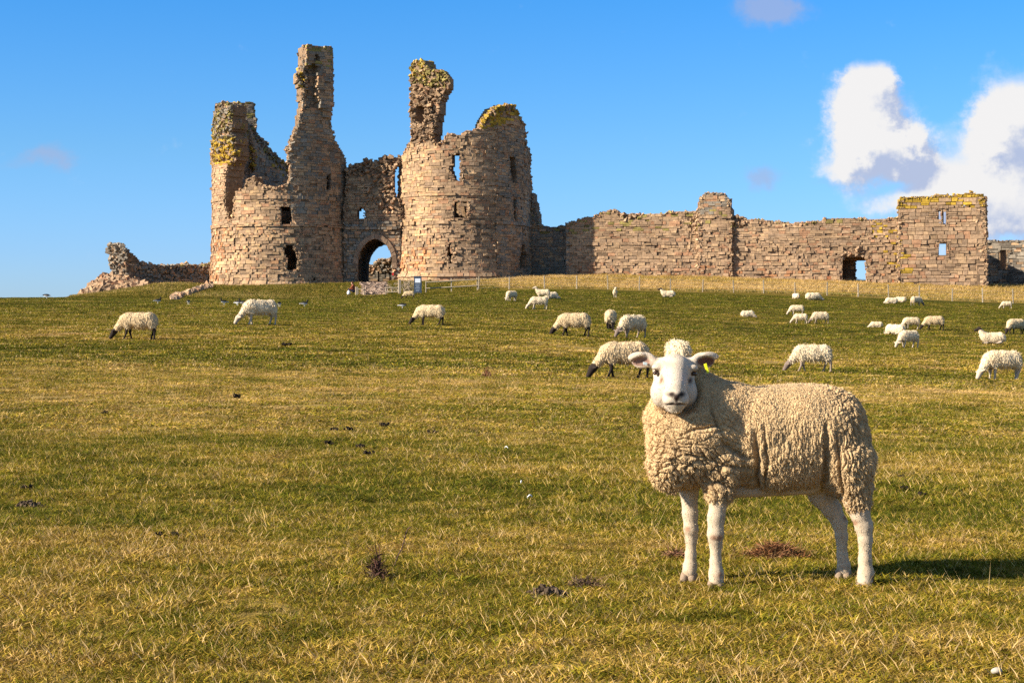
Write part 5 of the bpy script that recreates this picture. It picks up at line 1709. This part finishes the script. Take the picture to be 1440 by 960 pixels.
# person sitting beside the post
def person():
    d = 142.6; x = PX(495.3, d)
    root = empty('person', (x, d, Hs(x, d)), R(0))
    tag(root, 'person in a reddish brown top and dark trousers sitting beside the track, knees drawn up', 'person')
    f = Field((-.55, -.35, -.02), (.35, .35, 1.18), .012)
    # facing left: hips, back, head, arms around the knees
    f.ell((.12, 0, .34), (.15, .16, .13), k=.04); f.cap((.12, 0, .38), (.08, 0, .74), .13, .14, k=.05)
    f.cap((.07, -.16, .78), (.07, .16, .78), .07, .07, k=.04)
    f.cap((.05, 0, .82), (.03, 0, .90), .05, .05, k=.02); f.ell((.01, 0, 1.00), (.095, .075, .115), k=.02)
    f.ell((-.085, 0, .99), (.02, .012, .02), k=.01)
    for q in (-1, 1):
        f.cap((.08, q * .09, .34), (-.26, q * .10, .52), .085, .062, k=.02)
        f.cap((-.26, q * .10, .52), (-.24, q * .10, .10), .060, .042, k=.02)
        f.cap((-.23, q * .10, .05), (-.40, q * .11, .04), .042, .035, k=.015)
        f.cap((.06, q * .20, .77), (-.10, q * .21, .56), .052, .042, k=.02)
        f.cap((-.10, q * .21, .56), (-.30, q * .07, .52), .040, .030, k=.015)
        for k_ in range(4): f.cap((-.31, q * (.04 + .012 * k_), .53 - .012 * k_), (-.36, q * (.01 + .014 * k_), .50 - .012 * k_), .010, .008, k=.004)
        f.cap((-.30, q * .05, .54), (-.33, q * .02, .56), .010, .009, k=.004)
    V, Q = f.mesh()
    C = np.repeat(np.array([[.50, .30, .22]]), len(V), 0)
    body = link_mesh('body', np_mesh('body', V, Q, C, smooth=True), M_FLOCKSKIN, root)
    Nn = vnormals(V, Q)
    def shell(nm, mask, off, col):
        keep = mask[Q].all(1)
        used = np.unique(Q[keep]); mp = np.zeros(len(V), int); mp[used] = np.arange(len(used))
        c = np.repeat(np.array([col]), len(used), 0)
        link_mesh(nm, np_mesh(nm, V[used] + Nn[used] * off, mp[Q[keep]], c, smooth=True), M_FLOCKSKIN, root)
    arm = (V[:, 2] > .50) & (V[:, 0] > -.28)
    shell('jacket', ((V[:, 2] > .44) & (V[:, 0] > -.10) & (V[:, 2] < .87)) | (arm & (np.abs(V[:, 1]) > .165)), .012, (.26, .075, .04))
    shell('trousers', (V[:, 2] < .50) & (V[:, 2] > .08) & ~((V[:, 0] > .0) & (V[:, 2] > .46)) | ((V[:, 2] <= .60) & (V[:, 2] > .08) & (V[:, 0] < -.12) & (np.abs(V[:, 1]) < .17) & (np.abs(V[:, 1]) > .075)), .010, (.03, .03, .05))
    shell('hair', (V[:, 2] > .98) & ((V[:, 0] > -.03) | (V[:, 2] > 1.06)), .014, (.10, .04, .02))
    shell('shoes', (V[:, 2] <= .10) & (V[:, 0] < -.15), .008, (.05, .04, .035))
    # bag
    g = Field((-.25, -.2, -.02), (.25, .2, .5), .015)
    g.ell((0, 0, .20), (.15, .10, .20), k=.03); g.ell((0, -.06, .13), (.10, .07, .10), k=.03)
    V2, Q2 = g.mesh()
    c2 = np.repeat(np.array([[.75, .74, .72]]), len(V2), 0)
    o = link_mesh('bag', np_mesh('bag', V2, Q2, c2, smooth=True), M_FLOCKSKIN)
    bx = PX(490.3, 142.3); o.location = (bx, 142.3, Hs(bx, 142.3)); tag(o, 'small white bag on the grass beside the seated person', 'bag')
    MB().rod((-.06, 0, .38), (0, 0, .46), .012, 5, (.5, .5, .5)).rod((0, 0, .46), (.06, 0, .38), .012, 5, (.5, .5, .5)).build('strap', M_FLOCKSKIN, o)


person()

# steps of the castle track
st = empty('stone_steps', (PX(527, 150), 150.0, Hs(PX(527, 150), 150.0)))
tag(st, 'worn pinkish stone steps climbing to the archway', 'steps')
rss = np.random.RandomState(8)
Vc = []; nst = 11
for i in range(nst):
    d = 144 + i * 1.85
    m_ = Wall([(PX(527 - 19 + i * .1, d), d), (PX(527 + 19 - i * .1, d), d)], (0, 1), [[(0, 0)]], seed=1)
    P_ = []; sz = []; K = 46
    xs = rss.uniform(PX(508.5, d), PX(546, d), K); dd = d + rss.uniform(-.75, .75, K)
    zz = H(xs, dd) - .02 + .06 * (dd < d - .2)
    colr = np.array([np.array([.34, .25, .19]) * rss.uniform(.6, 1.35) for _ in range(K)])
    V, Fq, Cq = lumps(np.stack([xs, dd, zz], 1), rss.uniform(.2, .42, K), rss, colr, flat=.35, align=5.0)
    me = np_mesh('step', V - np.array(st.location), Fq, Cq)
    link_mesh('step', me, M_STONE, st)

# gate at the inner end of the passage
d = 186.0
gt = empty('passage_gate', (PX(540, d), d, Hs(PX(540, d), d)))
tag(gt, 'dark barred gate standing inside the archway passage', 'gate')
for px in (532.5, 548.5):
    MB().box((PX(px, d) - gt.location.x, 0, .65), (.16, .12, 1.5), 0, (.05, .035, .025)).build('post', M_WOOD, gt)
mm = MB()
for zz in (.25, .6, .95, 1.2):
    mm.rod((PX(532.5, d) - gt.location.x, 0, zz), (PX(548.5, d) - gt.location.x, 0, zz), .022, 5, (.06, .04, .03))
mm.build('bars', M_PAINT, gt)
# small red notice at the right foot of the arch
d = 168.1; x = PX(552.5, d)
o = empty('notice', (x, d, Hs(x, d))); tag(o, 'tiny red notice on a stake at the right foot of the archway', 'sign')
MB().box((0, 0, .45), (.06, .05, .9), 0, (.3, .22, .15)).build('stake', M_WOOD, o)
MB().box((0, -.04, .72), (.16, .03, .24), 0, (.55, .03, .03)).build('panel', M_PAINT, o)

# ---------------------------------------------------------------- droppings, stones, dead plants
M_DUNG = plain('dung', (.022, .017, .012), .95, .05)
M_PALE = plain('pale_stone', (.45, .40, .32), .8, .1)
dr = [(145, 584), (470, 608), (492, 607), (541, 601), (462, 627), (508, 631), (518, 641), (402, 487), (222, 756), (250, 757), (1268, 674), (1273, 691), (1296, 700), (1118, 565), (330, 560), (40, 690), (610, 612)]
rsd = np.random.RandomState(15)
DN = ['single dropping left of the others in the near grass']
for i, (px, py) in enumerate(dr):
    d = ground_hit(px, py, 3, 60); x = PX(px, d)
    n = rsd.randint(6, 10)
    sz = .0013 * d
    P_ = np.stack([rsd.normal(0, sz * 1.3, n), rsd.normal(0, sz * 1.1, n), rsd.uniform(.2, 1.0, n) * sz + .014], 1)
    V, Fq, Cq = lumps(P_, rsd.uniform(.9, 1.7, n) * sz, rsd, np.repeat(np.array([[.02, .016, .012]]), n, 0))
    o = link_mesh('dropping', np_mesh('dropping', V, Fq), M_DUNG)
    o.location = (x, d, Hs(x, d)); tag(o, 'small black pile of sheep droppings in the short grass', 'dropping', group='sheep droppings scattered over the pasture')

for (px, py, s_, lab, nm, mt) in ((1401, 952, .012, 'rounded pale stone at the bottom right corner of the grass', 'stone', M_PALE),):
    d = ground_hit(px, py, 3, 60); x = PX(px, d)
    g = Field((-s_ * 2, -s_ * 2, -s_ * 1.5), (s_ * 2, s_ * 2, s_ * 2), s_ / 6)
    g.ell((0, 0, s_ * .35), (s_ * 1.1, s_ * .9, s_ * .75), k=s_ * .3); g.ell((s_ * .6, 0, s_ * .2), (s_ * .6, s_ * .6, s_ * .5), k=s_ * .3)
    V, Q = g.mesh(); V = V + vnoise(V, 25, 2, 2)[:, None] * .004
    o = link_mesh(nm, np_mesh(nm, V, Q, smooth=True), mt); o.location = (x, d, Hs(x, d) + .012); tag(o, lab, 'stone')
for (px, py, ang, L, lab) in ((745, 705, 25, .030, 'short white feather lying in the grass left of the big sheep\'s chest'), (712, 634, -40, .035, 'white feather lying farther back in the grass'), (733, 684, 70, .02, 'tiny white feather just above the larger one')):
    d = ground_hit(px, py, 3, 60); x = PX(px, d)
    n = 9; V = []; 
    for i in range(n):
        t = i / (n - 1); wd = math.sin(math.pi * min(t * .9 + .08, 1)) ** .7 * L * .22
        zc_ = .022 + .012 * math.sin(t * 3)
        V += [((t - .5) * L, -wd, zc_), ((t - .5) * L, 0, zc_ + .005), ((t - .5) * L, wd, zc_), ((t - .5) * L, 0, zc_ - .004)]
    Fq = []
    for i in range(n - 1):
        for k in range(4):
            a = i * 4 + k; b_ = i * 4 + (k + 1) % 4
            Fq.append((a, b_, b_ + 4, a + 4))
    o = link_mesh('feather', np_mesh('feather', np.array(V), np.array(Fq), smooth=True), plain('feather', (.8, .78, .74), .7, .1))
    o.location = (x, d, Hs(x, d)); o.rotation_euler = (0, 0, R(ang)); tag(o, lab, 'feather')


def straw_mass(name, px, py, hw, hd_, hh, n, col, seed, label, cat, upright=.2):
    """a matted clump of dead stalks"""
    r_ = np.random.RandomState(seed)
    d = ground_hit(px, py, 3, 60); x = PX(px, d)
    P_ = np.stack([np.clip(r_.normal(0, .45, n), -1, 1) * hw, np.clip(r_.normal(0, .45, n), -1, 1) * hd_, np.zeros(n)], 1)
    e = np.sqrt((P_[:, 0] / hw) ** 2 + (P_[:, 1] / hd_) ** 2)
    P_[:, 2] = r_.random(n) * hh * np.clip(1 - e, .05, 1)
    nv = r_.normal(0, 1, (n, 3)); nv[:, 2] = np.abs(nv[:, 2]) * upright * 2; nv[:, 0] *= 1.4
    C = np.array(col)[None] * r_.uniform(.45, 1.6, (n, 1)) * (1 + r_.normal(0, .08, (n, 3)))
    V, f4, f3, Cc = tufts(P_, nv, C, r_, .055, .0032, flow=nv, spread=.2, bend=.35)
    V[:, 2] = np.maximum(V[:, 2], -.01)
    o = link_mesh(name, np_mesh(name, V, [f4, f3], Cc), M_FLOCKSKIN); o.location = (x, d, Hs(x, d) - .010); tag(o, label, cat)
    return o


straw_mass('dead_bracken', 1090, 784, .135, .06, .075, 2600, (.22, .105, .045), 61, 'matted clump of reddish dead bracken under the big sheep\'s belly', 'plant')
straw_mass('dead_bracken', 950, 784, .06, .04, .035, 600, (.26, .13, .07), 62, 'small brown patch of dead bracken left of the front hooves', 'plant')
straw_mass('dead_plant', 530, 815, .028, .025, .12, 240, (.10, .050, .035), 63, 'withered dark brown plant standing in the near grass', 'plant', upright=.9)
straw_mass('dead_plant', 822, 826, .06, .04, .035, 330, (.12, .075, .05), 64, 'withered brown tuft left of the big sheep\'s hooves', 'plant', upright=.5)
straw_mass('dead_plant', 685, 530, .10, .08, .20, 500, (.20, .08, .05), 65, 'small reddish tuft of dead stems in the middle distance', 'plant', upright=.9)
for (px, py, s_, lab) in ((768, 838, .055, 'low crumbly dark molehill among the grass in the near centre'), (40, 712, .05, 'small dark earth mound at the left edge')):
    d = ground_hit(px, py, 3, 60); x = PX(px, d)
    n = 160; e = rsd.normal(0, .5, (n, 2)); P_ = np.c_[e[:, 0] * s_ * 1.6, e[:, 1] * s_, np.clip(1 - (e ** 2).sum(1), 0, 1) * s_ * .7 * rsd.random(n)]
    V, Fq, Cq = lumps(P_, rsd.uniform(.006, .022, n), rsd, np.array([.10, .07, .045])[None] * rsd.uniform(.5, 1.5, (n, 1)))
    o = link_mesh('molehill', np_mesh('molehill', V, Fq, Cq), M_STONE); o.location = (x, d, Hs(x, d) - .006); tag(o, lab, 'molehill')
# two tall dead stalks
for (px, py, ht, ln, lab) in ((553, 795, .15, .05, 'tall thin dead stalk leaning right beside the withered plant'),):
    d = ground_hit(px, py, 3, 60); x = PX(px, d)
    m = MB(); p = Vector((0, 0, -.01))
    for i in range(8):
        q = p + Vector((ln / 8 + rsd.normal(0, .002), 0, ht / 8)); m.rod(p, q, .0022, 5, (.10, .06, .05)); 
        if i > 3: m.rod(q, q + Vector((rsd.normal(0, .012), rsd.normal(0, .012), .012)), .003, 4, (.09, .05, .04), .001)
        p = q
    o = m.build('dead_stalk', M_WOOD); o.location = (x, d, Hs(x, d)); tag(o, lab, 'plant')
# ---------------------------------------------------------------- grass: one object that scatters tufts over stored points
def blade_material():
    m = bpy.data.materials.new('grass_blades'); m.use_nodes = True
    t = m.node_tree; t.nodes.clear(); b = NB(t)
    dry = b.n('ShaderNodeAttribute', attribute_name='dryness', attribute_type='INSTANCER').outputs['Fac']
    rnd = b.n('ShaderNodeAttribute', attribute_name='shade', attribute_type='INSTANCER').outputs['Fac']
    bl = b.n('ShaderNodeAttribute', attribute_name='col')
    s = b.n('ShaderNodeSeparateColor'); t.links.new(bl.outputs['Color'], s.inputs[0])
    # r: random number of the blade, g: height along the blade
    k = b.m('ADD', dry, b.m('MULTIPLY', b.m('SUBTRACT', s.outputs[0], .5), .72))
    rp_ = b.n('ShaderNodeValToRGB'); t.links.new(k, rp_.inputs[0]); cr = rp_.color_ramp
    stops = [(.12, (.070, .082, .006)), (.32, (.160, .156, .011)), (.50, (.290, .212, .018)), (.66, (.44, .285, .058)), (.84, (.58, .385, .14)), (1.0, (.68, .48, .23))]
    for i, (p, c) in enumerate(stops):
        e = cr.elements[i] if i < 2 else cr.elements.new(p)
        e.position = p; e.color = (*c, 1)
    c = b.mix(1.0, rp_.outputs[0], b.mix(rnd, (.50, .48, .45, 1), (1.38, 1.36, 1.30, 1)), 'MULTIPLY')
    p = b.n('ShaderNodeBsdfPrincipled'); p.inputs['Roughness'].default_value = .75; p.inputs['Specular IOR Level'].default_value = .12
    t.links.new(c, p.inputs['Base Color'])
    tr = b.n('ShaderNodeBsdfTranslucent'); t.links.new(c, tr.inputs[0])
    mx = b.n('ShaderNodeMixShader'); mx.inputs[0].default_value = .22
    t.links.new(p.outputs[0], mx.inputs[1]); t.links.new(tr.outputs[0], mx.inputs[2])
    o = b.n('ShaderNodeOutputMaterial'); t.links.new(mx.outputs[0], o.inputs[0])
    return m


M_GRASS = blade_material()


def tuft_mesh(name, n, rad, hgt, wid, lean, seed, straw=0, stem=0, strawh=1.9):
    r_ = np.random.RandomState(seed)
    V = []; F4 = []; F3 = []; C = []
    for i in range(n):
        a = r_.random() * 6.283; q = rad * math.sqrt(r_.random())
        p = np.array([math.cos(a) * q, math.sin(a) * q, -hgt * .12])
        is_s = i < straw
        h_ = hgt * r_.uniform(.45, 1.15) * (strawh * r_.uniform(.6, 1.2) if is_s else 1)
        la = r_.random() * 6.283; le = lean * r_.uniform(.3, 1.5)
        d = np.array([math.cos(la) * le, math.sin(la) * le, 1.0]); d /= np.linalg.norm(d)
        if is_s and r_.random() < .5:
            d = np.array([math.cos(la), math.sin(la), r_.uniform(.05, .5)]); d /= np.linalg.norm(d)
        sd = np.cross(d, r_.normal(size=3)); sd /= np.linalg.norm(sd)
        w_ = wid * r_.uniform(.6, 1.3) * (.55 if is_s else 1)
        cr_ = r_.random() * .55 if not is_s else r_.uniform(.95, 1.25)
        k = len(V)
        dr_ = np.array([math.cos(la), math.sin(la), -.35]) * lean * h_ * (.10 if is_s else .5)
        m1 = p + d * h_ * .5; tip = m1 + d * h_ * .5 + dr_
        V += [p - sd * w_ / 2, p + sd * w_ / 2, m1 + sd * w_ * .45, m1 - sd * w_ * .45, tip]
        C += [(cr_, 0, 0)] * 2 + [(cr_, .5, 0)] * 2 + [(cr_, 1, 0)]
        F4.append((k, k + 1, k + 2, k + 3)); F3.append((k + 3, k + 2, k + 4))
    me = np_mesh(name, np.array(V), [np.array(F4), np.array(F3)], np.array(C))
    me.materials.append(M_GRASS)
    return me


def scatter(name, pts, attrs, tufts_, label, cat=None):
    """pts (n,3); attrs dict with scale, rot, kind, dryness, shade"""
    col = bpy.data.collections.new(name + '_tufts')
    for i, me_ in enumerate(tufts_):
        o = bpy.data.objects.new('tuft_%02d' % i, me_); col.objects.link(o)
    me = bpy.data.meshes.new(name)
    me.vertices.add(len(pts)); me.vertices.foreach_set('co', np.asarray(pts, dtype=np.float32).ravel()); me.update()
    for k, v in attrs.items():
        if k == 'kind':
            a = me.attributes.new(k, 'INT', 'POINT'); a.data.foreach_set('value', np.asarray(v, dtype=np.int32))
        else:
            a = me.attributes.new(k, 'FLOAT', 'POINT'); a.data.foreach_set('value', np.asarray(v, dtype=np.float32))
    o = bpy.data.objects.new(name, me); COL.objects.link(o)
    ng = bpy.data.node_groups.new(name, 'GeometryNodeTree')
    ng.interface.new_socket('Geometry', in_out='INPUT', socket_type='NodeSocketGeometry')
    ng.interface.new_socket('Geometry', in_out='OUTPUT', socket_type='NodeSocketGeometry')
    N_ = ng.nodes; L_ = ng.links
    gi = N_.new('NodeGroupInput'); go = N_.new('NodeGroupOutput')
    ci = N_.new('GeometryNodeCollectionInfo'); ci.inputs['Collection'].default_value = col
    ci.inputs['Separate Children'].default_value = True; ci.inputs['Reset Children'].default_value = True
    ip = N_.new('GeometryNodeInstanceOnPoints'); ip.inputs['Pick Instance'].default_value = True
    def named(nm, tp):
        n = N_.new('GeometryNodeInputNamedAttribute'); n.data_type = tp; n.inputs['Name'].default_value = nm
        return [s_ for s_ in n.outputs if s_.enabled and s_.name == 'Attribute'][0]
    L_.new(gi.outputs[0], ip.inputs['Points']); L_.new(ci.outputs[0], ip.inputs['Instance'])
    L_.new(named('kind', 'INT'), ip.inputs['Instance Index'])
    cx = N_.new('ShaderNodeCombineXYZ'); L_.new(named('rot', 'FLOAT'), cx.inputs[2])
    L_.new(cx.outputs[0], ip.inputs['Rotation'])
    L_.new(named('scale', 'FLOAT'), ip.inputs['Scale'])
    L_.new(ip.outputs[0], go.inputs[0])
    md = o.modifiers.new('tufts', 'NODES'); md.node_group = ng
    tag(o, label, cat, kind='stuff')
    return o


def band(d0, d1, dens, rs, half=.345, lo=.04):
    """random points over the ground between two depths, in a wedge a little wider than the view"""
    area = half * (d1 * d1 - d0 * d0) + lo * 0
    n = int(area * dens)
    D = np.sqrt(rs.uniform(d0 * d0, d1 * d1, n))
    X = rs.uniform(-half, half, n) * D
    return X, D


rsg = np.random.RandomState(2024)
PT = []; SC_ = []; KD = []; DRY = []
def add_band(d0, d1, dens, kinds, sc0, sc1, sel_=None, drybias=0.0, height=None):
    X, D = band(d0, d1, dens, rsg)
    dv = dry_at(X, D)
    P2 = np.stack([X, D], 1)
    patch = vnoise(P2, 1.1, 61, 3)
    dv2 = dv + patch * .24 + vnoise(P2, 5.0, 62, 2) * .20 + drybias + rsg.normal(0, .09, len(X))
    keep = np.ones(len(X), bool)
    if sel_ is not None: keep = sel_(X, D, dv2)
    X, D, dv2 = X[keep], D[keep], dv2[keep]
    Z = H(X, D)
    PT.append(np.stack([X, D, Z], 1)); SC_.append(rsg.uniform(sc0, sc1, len(X)) * (1 + .22 * vnoise(np.stack([X, D], 1), .8, 63, 2) + .45 * vnoise(np.stack([X, D], 1), 4.5, 64, 2)))
    KD.append(rsg.choice(kinds, len(X))); DRY.append(dv2)


TUFTS = [tuft_mesh('a', 44, .050, .028, .0030, .75, 1, straw=3), tuft_mesh('b', 44, .050, .024, .0032, .95, 2, straw=1),
         tuft_mesh('c', 40, .045, .030, .0028, .65, 3, straw=5, strawh=1.5), tuft_mesh('d', 48, .055, .020, .0030, 1.1, 4, straw=2),
         tuft_mesh('e', 9, .050, .060, .0015, .55, 5, straw=6, strawh=1.6), tuft_mesh('f', 5, .030, .100, .0014, .35, 6, straw=4, strawh=1.1),
         tuft_mesh('g', 70, .14, .040, .0075, .85, 7, straw=8, strawh=1.5), tuft_mesh('h', 70, .14, .034, .0080, 1.0, 8, straw=16, strawh=1.4),
         tuft_mesh('i', 90, .34, .055, .020, .9, 9, straw=10, strawh=1.3), tuft_mesh('j', 90, .34, .048, .021, 1.0, 10, straw=22, strawh=1.2),
         tuft_mesh('k', 4, .03, .105, .0018, .35, 11, straw=4, strawh=1.25), tuft_mesh('l', 26, .09, .024, .0030, 1.3, 12, straw=22, strawh=1.3)]
add_band(3.6, 9.0, 620, [0, 1, 2, 3], .8, 1.25)
add_band(9.0, 15.0, 330, [0, 1, 2, 3], 1.0, 1.5)
add_band(3.6, 16.0, 30, [4, 5], .6, 1.05, lambda X, D, v: v > rsg.uniform(.42, .85, len(X)), .12)
add_band(3.6, 9.0, 8, [10], .6, 1.3, lambda X, D, v: v > rsg.uniform(.45, .95, len(X)), .12)
add_band(3.6, 14.0, 9, [11], .7, 1.5, lambda X, D, v: v > rsg.uniform(.45, .95, len(X)), .10)
add_band(15.0, 30.0, 34, [6, 7], .9, 1.3)
add_band(15.0, 34.0, 14, [4, 5], 1.2, 2.0, lambda X, D, v: v > rsg.uniform(.45, .9, len(X)), .1)
add_band(30.0, 66.0, 8.5, [8, 9], .75, 1.15)
add_band(66.0, 136.0, 3.0, [8, 9], .9, 1.4)
pts = np.concatenate(PT); scl = np.concatenate(SC_); kd = np.concatenate(KD); dryv = np.concatenate(DRY)
# leave room for the hooves of the near sheep
n = len(pts)
scatter('grass', pts, {'scale': scl, 'rot': rsg.uniform(0, 6.283, n), 'kind': kd, 'dryness': np.clip(dryv, 0, 1), 'shade': rsg.random(n)}, TUFTS,
        'short grazed turf with straw coloured stalks covering the pasture')

# tall pale grass on the bank below the curtain wall
TALL = [tuft_mesh('a', 46, .30, .42, .030, .45, 21, straw=26, strawh=1.1), tuft_mesh('b', 46, .30, .34, .030, .60, 22, straw=20, strawh=1.2), tuft_mesh('c', 50, .36, .22, .034, .8, 23, straw=14)]
X = []; D = []
n = 26000
D = rsg.uniform(140.6, 171.0, n); px = rsg.uniform(640, 1500, n)
X = PX(px, D)
edge = np.interp(px, [640, 700, 760, 1440], [150, 144, 140.6, 140.6])
keep = (D > edge) & (rsg.random(n) < np.interp(px, [640, 740, 800], [.25, .55, 1.0]))
X, D, px = X[keep], D[keep], px[keep]
P2 = np.stack([X, D], 1)
dv = .82 + vnoise(P2, .18, 71, 3) * .30 + np.where(D < 142.5, -.25, 0)
s_ = rsg.uniform(.55, 1.15, len(X)) * (1 + .4 * vnoise(P2, .25, 72, 2)) * np.where(D < 142.5, .7, 1.0)
scatter('tall_grass', np.stack([X, D, H(X, D)], 1), {'scale': s_, 'rot': rsg.uniform(0, 6.283, len(X)), 'kind': rsg.randint(0, 3, len(X)), 'dryness': np.clip(dv, 0, 1), 'shade': rsg.random(len(X))}, TALL,
        'tall pale dry grass on the bank between the fence and the curtain wall')
# green banks under the gatehouse and the ruined wall
n = 20000
D = rsg.uniform(136, 168, n); px = rsg.uniform(100, 700, n); X = PX(px, D)
keep = ~((np.abs(px - 527) < 20) & (D > 140)) & ~((np.abs(px - 399) < 100) & (D > 166))
X, D, px = X[keep], D[keep], px[keep]; P2 = np.stack([X, D], 1)
dv = .26 + vnoise(P2, .22, 75, 3) * .36 + np.clip((290 - px) / 50, 0, 1) * np.clip((D - 148) / 6, 0, 1) * .25 + np.where((np.abs(D - 143.5) < 1.3), .12, 0)
scatter('bank_grass', np.stack([X, D, H(X, D)], 1), {'scale': rsg.uniform(.35, .8, len(X)), 'rot': rsg.uniform(0, 6.283, len(X)), 'kind': rsg.randint(1, 3, len(X)), 'dryness': np.clip(dv, 0, 1), 'shade': rsg.random(len(X))}, TALL,
        'green rough grass on the banks at the foot of the gatehouse')
